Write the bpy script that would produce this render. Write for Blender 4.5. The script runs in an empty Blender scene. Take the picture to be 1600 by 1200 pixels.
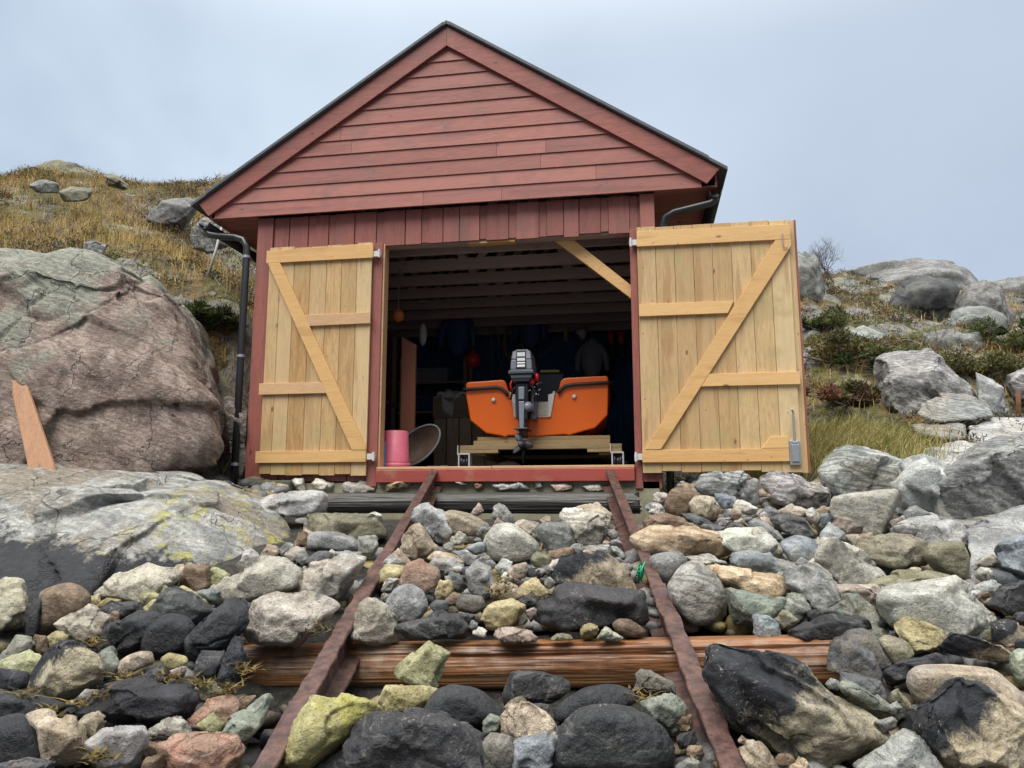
import bpy, bmesh, math, random
import numpy as np
from mathutils import Vector, Matrix
random.seed(7); RNG = np.random.default_rng(11)
R = math.radians
scene = bpy.context.scene
COL = scene.collection

# ------------------------------------------------------------------ camera
CAM_F, CAM_YAW, CAM_PITCH = 1202.0, R(9.4), R(8.9)
CAM_C = np.array([1.25, -7.6, -0.35])
FWD = np.array([-math.sin(CAM_YAW)*math.cos(CAM_PITCH), math.cos(CAM_YAW)*math.cos(CAM_PITCH), math.sin(CAM_PITCH)])
RGT = np.array([math.cos(CAM_YAW), math.sin(CAM_YAW), 0.0])
UPV = np.cross(RGT, FWD)
cd = bpy.data.cameras.new('camera'); cam = bpy.data.objects.new('camera', cd); COL.objects.link(cam)
cd.sensor_width = 36; cd.lens = 36*CAM_F/1600; cd.clip_end = 500; cd.clip_start = 0.05
cam.location = CAM_C; cam.rotation_euler = (math.pi/2+CAM_PITCH, 0, CAM_YAW)
scene.camera = cam

def wp(px, py, d):
    "world point seen at photo pixel (px,py) at distance d along the view axis"
    return CAM_C + d*(FWD + RGT*((px-800)/CAM_F) + UPV*((600-py)/CAM_F))
RAIL_DIR = np.array([-0.12621, 0.95449, 0.27021]); RAIL_DIR /= np.linalg.norm(RAIL_DIR)
SLIP_P = np.array([-0.849, -0.1, -0.013]); SLIP_N = np.array([0.00684, -0.27154, 0.96240])
def slip_depth(px, py, off=0.0):
    r = wp(px, py, 1.0)-CAM_C
    t = np.dot(SLIP_P+SLIP_N*off-CAM_C, SLIP_N)/np.dot(r, SLIP_N)
    return t
def slip_z(x, y): return SLIP_P[2]-(SLIP_N[0]*(x-SLIP_P[0])+SLIP_N[1]*(y-SLIP_P[1]))/SLIP_N[2]

# ------------------------------------------------------------------ noise
def _h(i, j, k, s):
    n = (i*374761393+j*668265263+k*1274126177+s*974634777) & 0xffffffff
    n = ((n ^ (n >> 13))*1274126177) & 0xffffffff
    return ((n ^ (n >> 16)) & 0xffff)/32767.5-1.0
def vnoise(P, s=0):
    P = np.asarray(P, float); I = np.floor(P).astype(np.int64); F = P-I; U = F*F*(3-2*F)
    out = 0
    for a in (0, 1):
        for b in (0, 1):
            for c in (0, 1):
                w = (U[:, 0] if a else 1-U[:, 0])*(U[:, 1] if b else 1-U[:, 1])*(U[:, 2] if c else 1-U[:, 2])
                out = out+w*_h(I[:, 0]+a, I[:, 1]+b, I[:, 2]+c, s)
    return out
def fbm(P, o=4, s=0, gain=.5):
    a, t, P = 1.0, 0, np.asarray(P, float)
    for k in range(o):
        t = t+a*vnoise(P+k*17.3, s+k); P = P*2.03; a *= gain
    return t

# ------------------------------------------------------------------ object helpers
def tag(o, label=None, cat=None, group=None, kind=None):
    if label: o['label'] = label
    if cat: o['category'] = cat
    if group: o['group'] = group
    if kind: o['kind'] = kind
    return o
def empty(name, loc, label, cat, group=None):
    o = bpy.data.objects.new(name, None); COL.objects.link(o); o.location = loc; o.empty_display_size = .1
    return tag(o, label, cat, group)
def link(name, me, mat, parent=None, smooth=False, bevel=0, loc=None):
    o = bpy.data.objects.new(name, me); COL.objects.link(o)
    if mat: me.materials.append(mat)
    if parent is not None:
        o.parent = parent
        if loc is None:                       # mesh is written in world coordinates
            p, off = parent, Vector((0, 0, 0))
            while p is not None: off += p.location; p = p.parent
            me.transform(Matrix.Translation(-off))
    if loc is not None: o.location = loc
    if smooth: me.polygons.foreach_set('use_smooth', [True]*len(me.polygons))
    if bevel:
        m = o.modifiers.new('edge', 'BEVEL'); m.width = bevel; m.segments = 2; m.limit_method = 'ANGLE'
    return o
class MB:
    def __init__(s): s.v = []; s.f = []; s.t = []
    def add(s, vs, fs, tint=None):
        n = len(s.v); t = random.random() if tint is None else tint
        s.v += [tuple(map(float, v)) for v in vs]; s.t += [t]*len(vs); s.f += [tuple(i+n for i in f) for f in fs]; return s
    def box(s, x0, x1, y0, y1, z0, z1, tint=None, M=None):
        vs = [(x, y, z) for x in (x0, x1) for y in (y0, y1) for z in (z0, z1)]
        if M is not None: vs = [M @ Vector(v) for v in vs]
        return s.add(vs, [(0, 1, 3, 2), (4, 6, 7, 5), (0, 4, 5, 1), (2, 3, 7, 6), (0, 2, 6, 4), (1, 5, 7, 3)], tint)
    def prism(s, poly, y0, y1, tint=None):
        "poly of (x,z), extruded along y"
        n = len(poly); a = sum(poly[i][0]*poly[(i+1) % n][1]-poly[(i+1) % n][0]*poly[i][1] for i in range(n))
        if a < 0: poly = poly[::-1]
        vs = [(x, y0, z) for x, z in poly]+[(x, y1, z) for x, z in poly]
        fs = [tuple(range(n)), tuple(range(2*n-1, n-1, -1))]+[(i, i+n, (i+1) % n+n, (i+1) % n) for i in range(n)]
        return s.add(vs, fs, tint)
    def tube(s, pts, r, n=8, tint=None, cap=True):
        pts = [Vector(p) for p in pts]; rs = r if isinstance(r, (list, tuple)) else [r]*len(pts)
        vs, fs = [], []; up = Vector((.13, .21, .97)); prev = None
        for i, p in enumerate(pts):
            d = (pts[min(i+1, len(pts)-1)]-pts[max(i-1, 0)]).normalized()
            a = (d.cross(up) if prev is None else prev-d*prev.dot(d))
            if a.length < 1e-4: a = d.cross(Vector((1, 0, 0)))
            a.normalize(); prev = a; b = d.cross(a)
            for k in range(n):
                t = 2*math.pi*k/n; vs.append(p+(a*math.cos(t)+b*math.sin(t))*rs[i])
        for i in range(len(pts)-1):
            for k in range(n): fs.append((i*n+k, i*n+(k+1) % n, (i+1)*n+(k+1) % n, (i+1)*n+k))
        if cap: fs += [tuple(range(n))[::-1], tuple(range((len(pts)-1)*n, len(pts)*n))]
        return s.add(vs, fs, tint)
    def lathe(s, prof, c, axis='z', n=24, tint=None):
        "prof list of (r, h)"
        vs, fs = [], []; c = Vector(c)
        for r, h in prof:
            for k in range(n):
                t = 2*math.pi*k/n; u, v = r*math.cos(t), r*math.sin(t)
                vs.append(c+Vector((u, v, h) if axis == 'z' else (u, h, v) if axis == 'y' else (h, u, v)))
        for i in range(len(prof)-1):
            for k in range(n): fs.append((i*n+k, i*n+(k+1) % n, (i+1)*n+(k+1) % n, (i+1)*n+k))
        fs += [tuple(range(n))[::-1], tuple(range((len(prof)-1)*n, len(prof)*n))]
        return s.add(vs, fs, tint)
    def sphere(s, c, r, n=20, tint=None, sq=(1, 1, 1)):
        m = n//2; c = Vector(c); vs, fs = [], []
        for i in range(m+1):
            a = math.pi*i/m
            for k in range(n):
                t = 2*math.pi*k/n; vs.append(c+Vector((r*sq[0]*math.sin(a)*math.cos(t), r*sq[1]*math.sin(a)*math.sin(t), r*sq[2]*math.cos(a))))
        for i in range(m):
            for k in range(n): fs.append((i*n+k, (i+1)*n+k, (i+1)*n+(k+1) % n, i*n+(k+1) % n))
        return s.add(vs, fs, tint)
    def build(s, name, mat, parent=None, smooth=False, bevel=0, fixn=True):
        me = bpy.data.meshes.new(name); me.from_pydata(s.v, [], s.f)
        if fixn:
            b = bmesh.new(); b.from_mesh(me); bmesh.ops.recalc_face_normals(b, faces=b.faces); b.to_mesh(me); b.free()
        at = me.attributes.new('tint', 'FLOAT', 'POINT'); at.data.foreach_set('value', np.array(s.t, np.float32))
        me.update()
        return link(name, me, mat, parent, smooth, bevel)
def np_mesh(name, V, F, attrs=None, cols=None):
    "V (n,3), F (m,k) all the same k, or a list of such arrays"
    me = bpy.data.meshes.new(name); Fs = F if isinstance(F, list) else [F]
    V = np.asarray(V, np.float32); me.vertices.add(len(V)); me.vertices.foreach_set('co', V.ravel())
    idx = np.concatenate([f.ravel() for f in Fs]).astype(np.int32)
    sizes = np.concatenate([np.full(len(f), f.shape[1], np.int32) for f in Fs])
    me.loops.add(len(idx)); me.loops.foreach_set('vertex_index', idx)
    me.polygons.add(len(sizes)); st = np.concatenate([[0], np.cumsum(sizes)[:-1]]).astype(np.int32)
    me.polygons.foreach_set('loop_start', st); me.polygons.foreach_set('loop_total', sizes)
    for k, v in (attrs or {}).items():
        a = me.attributes.new(k, 'FLOAT', 'POINT'); a.data.foreach_set('value', np.asarray(v, np.float32))
    if cols is not None:
        a = me.attributes.new('tone', 'FLOAT_COLOR', 'POINT')
        a.data.foreach_set('color', np.concatenate([cols, np.ones((len(cols), 1))], 1).astype(np.float32).ravel())
    me.update(calc_edges=True); me.validate(); return me

# ------------------------------------------------------------------ material helpers
class NT:
    def __init__(s, name):
        s.m = bpy.data.materials.new(name); s.m.use_nodes = True; s.t = s.m.node_tree
        s.b = s.t.nodes['Principled BSDF']; s.out = s.t.nodes['Material Output']
    def n(s, ty, **kw):
        o = s.t.nodes.new(ty)
        for k, v in kw.items():
            if k in o.inputs.keys(): s.put(o.inputs[k], v)
            else: setattr(o, k, v)
        return o
    def put(s, sock, v):
        if isinstance(v, bpy.types.NodeSocket): s.t.links.new(v, sock)
        elif isinstance(v, (tuple, list)) and len(v) == 3 and sock.type == 'RGBA': sock.default_value = (*v, 1)
        else: sock.default_value = v
    def math(s, op, a, b=0.0, clamp=False):
        o = s.t.nodes.new('ShaderNodeMath'); o.operation = op; o.use_clamp = clamp
        s.put(o.inputs[0], a); s.put(o.inputs[1], b); return o.outputs[0]
    def vmath(s, op, a, b=(0, 0, 0)):
        o = s.t.nodes.new('ShaderNodeVectorMath'); o.operation = op
        s.put(o.inputs[0], a); s.put(o.inputs[1], b)
        return o.outputs['Value'] if op == 'DOT_PRODUCT' else o.outputs[0]
    def mix(s, f, a, b, mode='MIX'):
        o = s.t.nodes.new('ShaderNodeMix'); o.data_type = 'RGBA'; o.blend_type = mode; o.clamp_factor = True
        s.put(o.inputs[0], f); s.put(o.inputs[6], a); s.put(o.inputs[7], b); return o.outputs[2]
    def ramp(s, f, a, b):
        "smooth 0..1 between a and b"
        o = s.t.nodes.new('ShaderNodeMapRange'); o.interpolation_type = 'SMOOTHSTEP'
        s.put(o.inputs[0], f); s.put(o.inputs[1], a); s.put(o.inputs[2], b); return o.outputs[0]
    def noise(s, vec, scale, detail=4, rough=.55, dist=0.0, color=False):
        o = s.t.nodes.new('ShaderNodeTexNoise'); s.put(o.inputs['Vector'], vec); s.put(o.inputs['Scale'], scale)
        s.put(o.inputs['Detail'], detail); s.put(o.inputs['Roughness'], rough); s.put(o.inputs['Distortion'], dist)
        return o.outputs['Color' if color else 'Fac']
    def vor(s, vec, scale, feature='F1', out='Distance', rand=1.0):
        o = s.t.nodes.new('ShaderNodeTexVoronoi'); o.feature = feature
        s.put(o.inputs['Vector'], vec); s.put(o.inputs['Scale'], scale); s.put(o.inputs['Randomness'], rand); return o.outputs[out]
    def attr(s, name, out='Fac', kind='GEOMETRY'):
        o = s.t.nodes.new('ShaderNodeAttribute'); o.attribute_type = kind; o.attribute_name = name; return o.outputs[out]
    def obj(s): return s.t.nodes.new('ShaderNodeTexCoord').outputs['Object']
    def comb(s, x, y, z):
        o = s.t.nodes.new('ShaderNodeCombineXYZ'); s.put(o.inputs[0], x); s.put(o.inputs[1], y); s.put(o.inputs[2], z); return o.outputs[0]
    def bump(s, h, strength=.4, dist=.01, normal=None):
        o = s.t.nodes.new('ShaderNodeBump'); s.put(o.inputs['Strength'], strength); s.put(o.inputs['Distance'], dist); s.put(o.inputs['Height'], h)
        if normal is not None: s.put(o.inputs['Normal'], normal)
        return o.outputs[0]
    def fin(s, color, rough=.6, normal=None, **kw):
        s.put(s.b.inputs['Base Color'], color); s.put(s.b.inputs['Roughness'], rough)
        if normal is not None: s.put(s.b.inputs['Normal'], normal)
        for k, v in kw.items(): s.put(s.b.inputs[k.replace('_', ' ')], v)
        return s.m

def plain(name, col, rough=.5, metal=0.0, vary=.25, scale=9, bump=.15):
    t = NT(name); c = t.obj(); n = t.noise(c, scale, 5, .6); n2 = t.noise(c, scale*9, 3, .6)
    cc = t.mix(t.math('MULTIPLY', t.ramp(n, .35, .7), vary), col, tuple(x*.45 for x in col))
    cc = t.mix(t.math('MULTIPLY', t.ramp(n2, .5, .75), vary*.6), cc, tuple(min(1, x*1.5+.01) for x in col))
    return t.fin(cc, t.math('ADD', t.math('MULTIPLY', n, .25), rough-.12), t.bump(n2, bump, .004), Metallic=metal)

def wood(name, base, dark, axis='z', knots=1.0, grain=1.0, rough=.55, tintvar=.35, stain=(0, 0, 0), stain_amt=0.0, scale=1.0, hue=None):
    "sawn timber, long grain along axis"
    t = NT(name); tint = t.attr('tint'); c = t.obj()
    off = t.comb(t.math('MULTIPLY', tint, 37.1), t.math('MULTIPLY', tint, 91.7), t.math('MULTIPLY', tint, 53.3))
    v = t.vmath('ADD', c, off)
    k = {'x': (.09, 1, 1), 'y': (1, .09, 1), 'z': (1, 1, .09)}[axis]
    g = t.vmath('MULTIPLY', v, k)
    wob = t.noise(t.vmath('MULTIPLY', v, tuple(.25 if q < 1 else 1.0 for q in k)), 5*scale, 2, color=True)
    g2 = t.vmath('ADD', g, t.vmath('MULTIPLY', wob, (.06, .06, .06)))
    fine = t.noise(g2, 95*scale, 5, .62)
    broad = t.noise(g2, 22*scale, 3, .5)
    col = t.mix(t.math('MULTIPLY', t.ramp(fine, .38, .72), .75*grain), base, dark)
    col = t.mix(t.math('MULTIPLY', t.ramp(broad, .42, .75), .55*grain), col, dark)
    b2 = hue or tuple(x*1.35 for x in base)
    col = t.mix(t.math('MULTIPLY', tint, tintvar*1.6), col, b2, 'MIX')
    fr = t.math('FRACT', t.math('MULTIPLY', tint, 17.3))
    col = t.mix(t.math('MULTIPLY', fr, tintvar), col, dark)
    if knots:
        kv = t.vmath('MULTIPLY', v, tuple((.45 if q < 1 else 1.0)*(.12 if i == 1 else 1) for i, q in enumerate(k)))
        d = t.vor(kv, 7.0*scale)
        kn = t.math('SUBTRACT', 1.0, t.ramp(d, .05, .13)); sel = t.ramp(t.vor(kv, 7.0*scale, out='Color'), .40, .55)
        col = t.mix(t.math('MULTIPLY', kn, t.math('MULTIPLY', sel, .85*knots)), col, tuple(x*.33 for x in dark))
    if knots >= .9:                                        # nail heads and pin knots
        pv = t.vmath('MULTIPLY', v, tuple((.8 if q < 1 else 1.0)*(.12 if i == 1 else 1) for i, q in enumerate(k)))
        pd = t.math('SUBTRACT', 1.0, t.ramp(t.vor(pv, 10.5*scale), .045, .09)); ps = t.ramp(t.vor(pv, 10.5*scale, out='Color'), .52, .6)
        col = t.mix(t.math('MULTIPLY', pd, t.math('MULTIPLY', ps, .8)), col, tuple(x*.25 for x in dark))
        st = t.noise(g2, 9*scale, 3, .5); col = t.mix(t.math('MULTIPLY', t.ramp(st, .56, .66), .45), col, dark)
    if stain_amt:
        sn = t.noise(c, 3.1, 6, .65); col = t.mix(t.math('MULTIPLY', t.ramp(sn, .5, .68), stain_amt), col, stain)
    h = t.math('ADD', t.math('MULTIPLY', fine, .6), t.math('MULTIPLY', t.noise(v, 40, 3), .4))
    return t.fin(col, t.math('ADD', rough-.1, t.math('MULTIPLY', fine, .25)), t.bump(h, .35, .004))

def rock_material():
    t = NT('shore_rock'); oi = t.n('ShaderNodeObjectInfo'); rnd = oi.outputs['Random']
    A = lambda n, o='Fac': t.attr(n, o, 'OBJECT')
    off = t.comb(t.math('MULTIPLY', rnd, 311.0), t.math('MULTIPLY', rnd, 173.0), t.math('MULTIPLY', rnd, 57.0))
    c = t.vmath('ADD', t.obj(), off)
    base = oi.outputs['Color']; bw = t.n('ShaderNodeRGBToBW'); t.t.links.new(base, bw.inputs[0]); lum = t.math('MULTIPLY', bw.outputs[0], .9, True)
    n1 = t.noise(c, 4.5, 6, .62, .4); n2 = t.noise(c, 19, 6, .68); n3 = t.noise(c, 85, 4, .7); n0 = t.noise(c, 1.7, 5, .6)
    nm = t.noise(c, 34, 5, .72)
    col = t.mix(t.ramp(n1, .36, .66), t.mix(.42, base, (.01, .01, .012)), t.mix(t.math('MULTIPLY', lum, .5), base, (1, .97, .9)))
    md = t.vmath('DOT_PRODUCT', t.obj(), A('mdir', 'Vector'))
    col = t.mix(t.math('MULTIPLY', t.ramp(t.math('ADD', t.math('ADD', md, n0), t.math('MULTIPLY', t.math('SUBTRACT', nm, .5), .35)), .46, .60), A('mix2')), col, A('col2', 'Color'))
    col = t.mix(t.math('MULTIPLY', t.ramp(nm, .52, .66), .5), col, t.mix(1.0, col, (.40, .41, .43), 'MULTIPLY'))
    vn = t.math('ABSOLUTE', t.math('SUBTRACT', t.noise(t.vmath('MULTIPLY', c, (1, .7, 1.8)), 2.6, 3, .5, .5), .5))
    vm = t.math('MULTIPLY', t.math('SUBTRACT', 1.0, t.ramp(vn, .003, .016)), t.ramp(t.math('FRACT', t.math('MULTIPLY', rnd, 13.7)), .45, .6))
    col = t.mix(t.math('MULTIPLY', vm, .55), col, t.mix(t.math('ADD', lum, .12), col, (.72, .70, .64)))
    # mineral grain
    col = t.mix(t.math('MULTIPLY', t.ramp(n3, .52, .64), .62), col, t.mix(1.0, col, (.30, .31, .33), 'MULTIPLY'))
    col = t.mix(t.math('MULTIPLY', t.ramp(n2, .54, .68), .6), col, t.mix(t.math('MULTIPLY', lum, .75), t.mix(1.0, col, (1.4, 1.38, 1.3), 'MULTIPLY'), (.88, .85, .78)))
    vg = t.vor(c, 130); col = t.mix(t.math('MULTIPLY', t.math('SUBTRACT', 1.0, t.ramp(vg, .12, .35)), .45), col, t.mix(lum, t.mix(1.0, col, (1.5, 1.5, 1.45), 'MULTIPLY'), (.9, .88, .82)))
    # gneiss bands
    w = t.n('ShaderNodeTexWave', bands_direction='DIAGONAL'); t.put(w.inputs['Vector'], t.vmath('MULTIPLY', c, (.6, .6, 1.9)))
    for k, v in (('Scale', 5.5), ('Distortion', 15.0), ('Detail', 6.0), ('Detail Scale', .9), ('Detail Roughness', .6)): t.put(w.inputs[k], v)
    col = t.mix(t.math('MULTIPLY', t.ramp(w.outputs['Fac'], .35, .75), A('band')), col, t.mix(1.0, col, (.42, .42, .42), 'MULTIPLY'))
    # lichen patches with their own outline
    ln = t.noise(t.vmath('ADD', c, (9, 4, 2)), 5.5, 7, .7); ls = t.noise(c, 42, 4, .7)
    lm = t.math('MULTIPLY', t.ramp(ln, .52, .60), t.ramp(ls, .34, .52))
    lm = t.math('MULTIPLY', lm, t.ramp(t.math('ADD', t.vmath('DOT_PRODUCT', t.obj(), A('ldir', 'Vector')), A('lbias')), .0, -.4))
    col = t.mix(t.math('MULTIPLY', lm, A('lichen')), col, A('lcol', 'Color'))
    # black algae band of the splash zone
    d = t.vmath('DOT_PRODUCT', t.obj(), A('sdir', 'Vector'))
    sm = t.ramp(t.math('ADD', t.math('ADD', d, A('stain')), t.math('MULTIPLY', t.math('SUBTRACT', t.noise(c, 7, 8, .72), .5), 1.5)), .38, .62)
    dk = t.mix(t.ramp(n2, .4, .7), (.014, .016, .021), (.035, .038, .045))
    col = t.mix(sm, col, dk)
    # barnacle specks
    bv = t.noise(t.vmath('ADD', c, (5, 1, 7)), 62, 5, .78); bs = t.math('MULTIPLY', t.ramp(bv, .56, .64), t.ramp(t.noise(t.vmath('ADD', c, (3, 3, 3)), 5.0, 7, .75), .49, .60))
    col = t.mix(t.math('MULTIPLY', bs, A('speck')), col, (.62, .57, .46))
    # cracks
    cw = t.vmath('ADD', t.vmath('MULTIPLY', c, (1, 1, .7)), t.vmath('MULTIPLY', t.noise(c, 3, 4, color=True), (.55, .55, .55)))
    ce = t.vor(cw, 1.25, 'DISTANCE_TO_EDGE'); ck = t.math('SUBTRACT', 1.0, t.ramp(ce, .001, .010))
    ckm = t.math('MULTIPLY', ck, t.math('MULTIPLY', A('crack'), t.ramp(n0, .38, .55)))
    col = t.mix(ckm, col, (.02, .02, .02))
    h = t.math('ADD', t.math('ADD', t.math('MULTIPLY', n2, .55), t.math('MULTIPLY', n3, .22)), t.math('MULTIPLY', n1, .2))
    h = t.math('ADD', h, t.math('MULTIPLY', nm, .55)); h = t.math('SUBTRACT', h, t.math('MULTIPLY', ckm, .8))
    rough = t.math('SUBTRACT', t.math('ADD', .62, t.math('MULTIPLY', n2, .25)), t.math('MULTIPLY', A('wet'), .38))
    return t.fin(col, rough, t.bump(h, .95, .034))
ROCK = rock_material()

# ------------------------------------------------------------------ rocks
def ico(n):
    b = bmesh.new(); bmesh.ops.create_icosphere(b, subdivisions=n, radius=1.0)
    V = np.array([v.co[:] for v in b.verts]); F = np.array([[v.index for v in f.verts] for f in b.faces]); b.free(); return V/np.linalg.norm(V, axis=1)[:, None], F
ICO = {n: ico(n) for n in (2, 3, 4, 5, 6, 7)}
def hull_planes(P):
    b = bmesh.new()
    for p in P: b.verts.new(p)
    r = bmesh.ops.convex_hull(b, input=b.verts)
    b.normal_update()
    N, H = [], []; c = P.mean(0)
    for f in b.faces:
        n = np.array(f.normal[:]); h = np.dot(n, np.array(f.verts[0].co[:])-c)
        if f.calc_area() < 1e-9: continue
        if h < 0: n, h = -n, -h
        N.append(n); H.append(max(h, 1e-3))
    b.free(); return np.array(N), np.array(H), c
def sstep(a, b, x): t = np.clip((x-a)/(b-a), 0, 1); return t*t*(3-2*t)
def rock_mesh(name, P, sub, sharp=16, rough=.06, seed=0, chips=4, ridge=0.0, blocks=0, boff=.05, groove=.03, steps=0, sk=1.0, tilt=.13):
    N, H, c = hull_planes(P); D, F = ICO[sub]
    rg = np.random.default_rng(seed+5)
    s = float(np.median(np.linalg.norm(P-c, axis=1)))
    if chips:                                              # broken facets
        dn = rg.normal(size=(chips, 3)); dn /= np.linalg.norm(dn, axis=1)[:, None]
        sup = ((P-c) @ dn.T).max(0)*rg.uniform(.80, .95, chips)
        N = np.vstack([N, dn]); H = np.append(H, sup)
    q = np.maximum(D @ N.T, 0)/H
    m = q.max(1); r = 1/(m*((q/m[:, None])**sharp).sum(1)**(1/sharp))*(1.04+.5/sharp)
    X = D*r[:, None]
    n = fbm(X/s*1.3+seed*3.1, 5, seed, .62)*.24+np.abs(fbm(X/s*2.6-seed, 4, seed+9, .6))*-.5*(.5+ridge)
    n += .35*fbm(X/s*6+seed, 3, seed+4)
    st = X/s@np.array([.25, .3, .92])*5.5+1.3*fbm(X/s*.9+seed, 3, seed+6)      # bedding steps
    n += ridge*.55*(np.abs((st % 1)-.5)-.25)
    X = X*(1+rough*n[:, None])
    for k in range(steps):                                 # spalled corners and ledges
        v = rg.normal(size=3)*[1, 1, .8]; v /= np.linalg.norm(v); e = X @ v; t0 = e.max()*rg.uniform(.45, .85)
        e = e+s*.10*fbm(X/s*1.5+k*3.7+seed, 4, seed+k); hgt = s*rg.uniform(.04, .13)*sk
        X = X-v*(hgt*sstep(t0-s*.012, t0+s*.012, e)+.75*sk*np.maximum(e-t0, 0)*rg.uniform(0, 1))[:, None]
    if blocks:
        S_ = X[rg.choice(len(X), blocks, False)]*rg.uniform(.8, 1.05, (blocks, 1)); off = rg.uniform(-1, .7, blocks)
        G_ = rg.normal(size=(blocks, 3))*tilt
        Xw = X+s*.14*np.stack([fbm(X/s*1.6+q+seed, 3, seed+q) for q in (1, 2, 3)], 1)
        dd = np.sqrt(((Xw[:, None]-S_[None])**2).sum(2)); k1 = dd.argsort(1)[:, :2]; i_ = np.arange(len(X)); f1, f2 = dd[i_, k1[:, 0]], dd[i_, k1[:, 1]]
        ka, kb = k1[:, 0], k1[:, 1]; e2 = np.clip((f2-f1)/(s*.022), 0, 1); bl_ = (.5+.5*np.clip((f2-f1)/(s*.02), 0, 1))
        ha = off[ka]*boff*s+((X-S_[ka])*G_[ka]).sum(1); hb = off[kb]*boff*s+((X-S_[kb])*G_[kb]).sum(1)
        X = X+D*np.clip(ha*bl_+hb*(1-bl_), -.25*s, .12*s)[:, None]-D*s*(groove*(1-e2)*(fbm(X/s*1.1+3, 2, seed+31) > -.15))[:, None]
    return np_mesh(name, X, F), c, s

COLS = dict(dark=(.026, .030, .040), dspk=(.042, .045, .052), grey=(.31, .325, .32), lgrey=(.50, .52, .515), pale=(.62, .61, .53), white=(.74, .71, .62),
            tan=(.54, .435, .29), otan=(.63, .43, .23), brown=(.26, .165, .09), pink=(.49, .36, .295), red=(.42, .17, .105), yellow=(.47, .385, .14),
            byel=(.56, .53, .085), ygreen=(.45, .46, .20), pgreen=(.51, .55, .38), green=(.22, .255, .205), olive=(.26, .25, .14), blue=(.25, .30, .345),
            barn=(.52, .475, .38), dgrey=(.10, .108, .12), gneiss=(.42, .43, .43), two=(.52, .42, .25))
def style(o, ty, rg, s):
    c = np.array(COLS[ty])*rg.uniform(.88, 1.12)*(1+rg.uniform(-.05, .05, 3)); o.color = (*np.clip(c, 0, .85), 1)
    P = dict(speck=.12, mix2=.5, lichen=.0, stain=0.0, band=.25, wet=.15, crack=0.0)
    col2, lcol, sdir = (.33, .29, .22), (.40, .42, .30), (0, 0, 0)
    if ty in ('dark', 'dspk'): P.update(speck=.5 if ty == 'dspk' else .10, mix2=.25, wet=.6, band=.05); col2 = (.05, .048, .044)
    elif ty == 'barn': P.update(speck=.8, stain=.30, band=.1); col2 = (.2, .19, .16)
    elif ty == 'two': P.update(stain=.34, speck=.7); sdir = (-.5/s, 0, .75/s)
    elif ty == 'gneiss': P.update(band=.8, lichen=.25)
    elif ty in ('lgrey', 'grey', 'pale', 'white', 'pgreen'): P.update(lichen=.22, band=float(rg.choice([.15, .35, .7])), speck=.1); col2 = [(.36, .34, .27), (.20, .205, .20), (.42, .34, .24)][int(rg.integers(3))]
    elif ty in ('tan', 'otan', 'pink', 'brown'): P.update(band=float(rg.choice([.2, .5]))); col2 = [(.33, .25, .17), (.36, .355, .33), (.24, .18, .12)][int(rg.integers(3))]
    elif ty in ('yellow', 'byel', 'ygreen'): P.update(mix2=.55, lichen=.5); col2 = (.40, .36, .20); lcol = (.55, .50, .06)
    elif ty == 'blue': P.update(band=.1, wet=.35)
    for k, v in P.items(): o[k] = float(v)
    o['col2'] = list(map(float, col2)); o['lcol'] = list(map(float, lcol)); o['sdir'] = list(map(float, sdir))
def setp(o, **kw):
    for k, v in kw.items(): o[k] = [float(x) for x in v] if isinstance(v, (tuple, list)) else float(v)
    return o
def poly_rock(name, pts, ty, depth=None, seed=0, thick=1.0, sub=None, sharp=None, rough=None, chips=None, round_=False, grow=1.0, blocky=False):
    "stone whose outline from the beach is pts (photo pixels); depth in metres along the view axis"
    pts = np.array(pts, float); c = pts.mean(0); pts = c+(pts-c)*grow; mn, mx = pts.min(0), pts.max(0)
    rg = np.random.default_rng(seed*7+1)
    if depth is None: depth = slip_depth(c[0], min(1330, c[1]+.18*(mx[1]-mn[1])), -.03)
    w, h = (mx-mn)*depth/CAM_F; s = math.sqrt(max(w, .02)*max(h, .02))
    f, b = .34*s*thick, .52*s*thick
    jit = rg.uniform(-.10, .10, 2)*(mx-mn)
    ring = lambda k, dy, d, j: [wp(*( (p-c)*k+c+np.array([0, dy*(mx[1]-mn[1])])+j ), d) for p in pts]
    P = ring(1, 0, depth, 0)+ring(rg.uniform(.80, .90) if blocky else rg.uniform(.5, .72), .05 if blocky else .10, depth-f, jit*(.3 if blocky else 1))+ring(.97, -.005, depth+.18*s, 0)+ring(.93 if blocky else rg.uniform(.6, .8), -.03, depth+b, -jit)
    P = np.array(P)
    px = max(mx-mn)*.70
    if sub is None: sub = 6 if px > 130 else 5 if px > 48 else 4 if px > 16 else 3
    rnd = rg.random()
    me, cc, ss = rock_mesh(name, P, sub, sharp or ((9+rg.random()*6) if round_ else (60+rg.random()*70)), rough or (rg.uniform(.045, .08) if round_ else rg.uniform(.07, .13)), seed, chips if chips is not None else int(rg.integers(1, 4) if round_ else rg.integers(4, 9)), 0 if round_ else rg.uniform(0, .7), steps=0 if round_ else int(rg.integers(2, 6)), sk=.55 if blocky else .9, blocks=0 if round_ else int(rg.integers(6, 12)), boff=.03, groove=.008, tilt=.16)
    o = link(name, me, ROCK, smooth=True); o.location = cc
    style(o, ty, rg, ss); return o
def hull_rock(name, trip, ty, seed=0, sub=6, sharp=34, rough=.05, chips=0, ridge=0.3, **kw):
    P = np.array([wp(*t) for t in trip]); me, cc, ss = rock_mesh(name, P, sub, sharp, rough, seed, chips, ridge, **kw)
    o = link(name, me, ROCK, smooth=True); o.location = cc; style(o, ty, np.random.default_rng(seed), ss); return o
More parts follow.
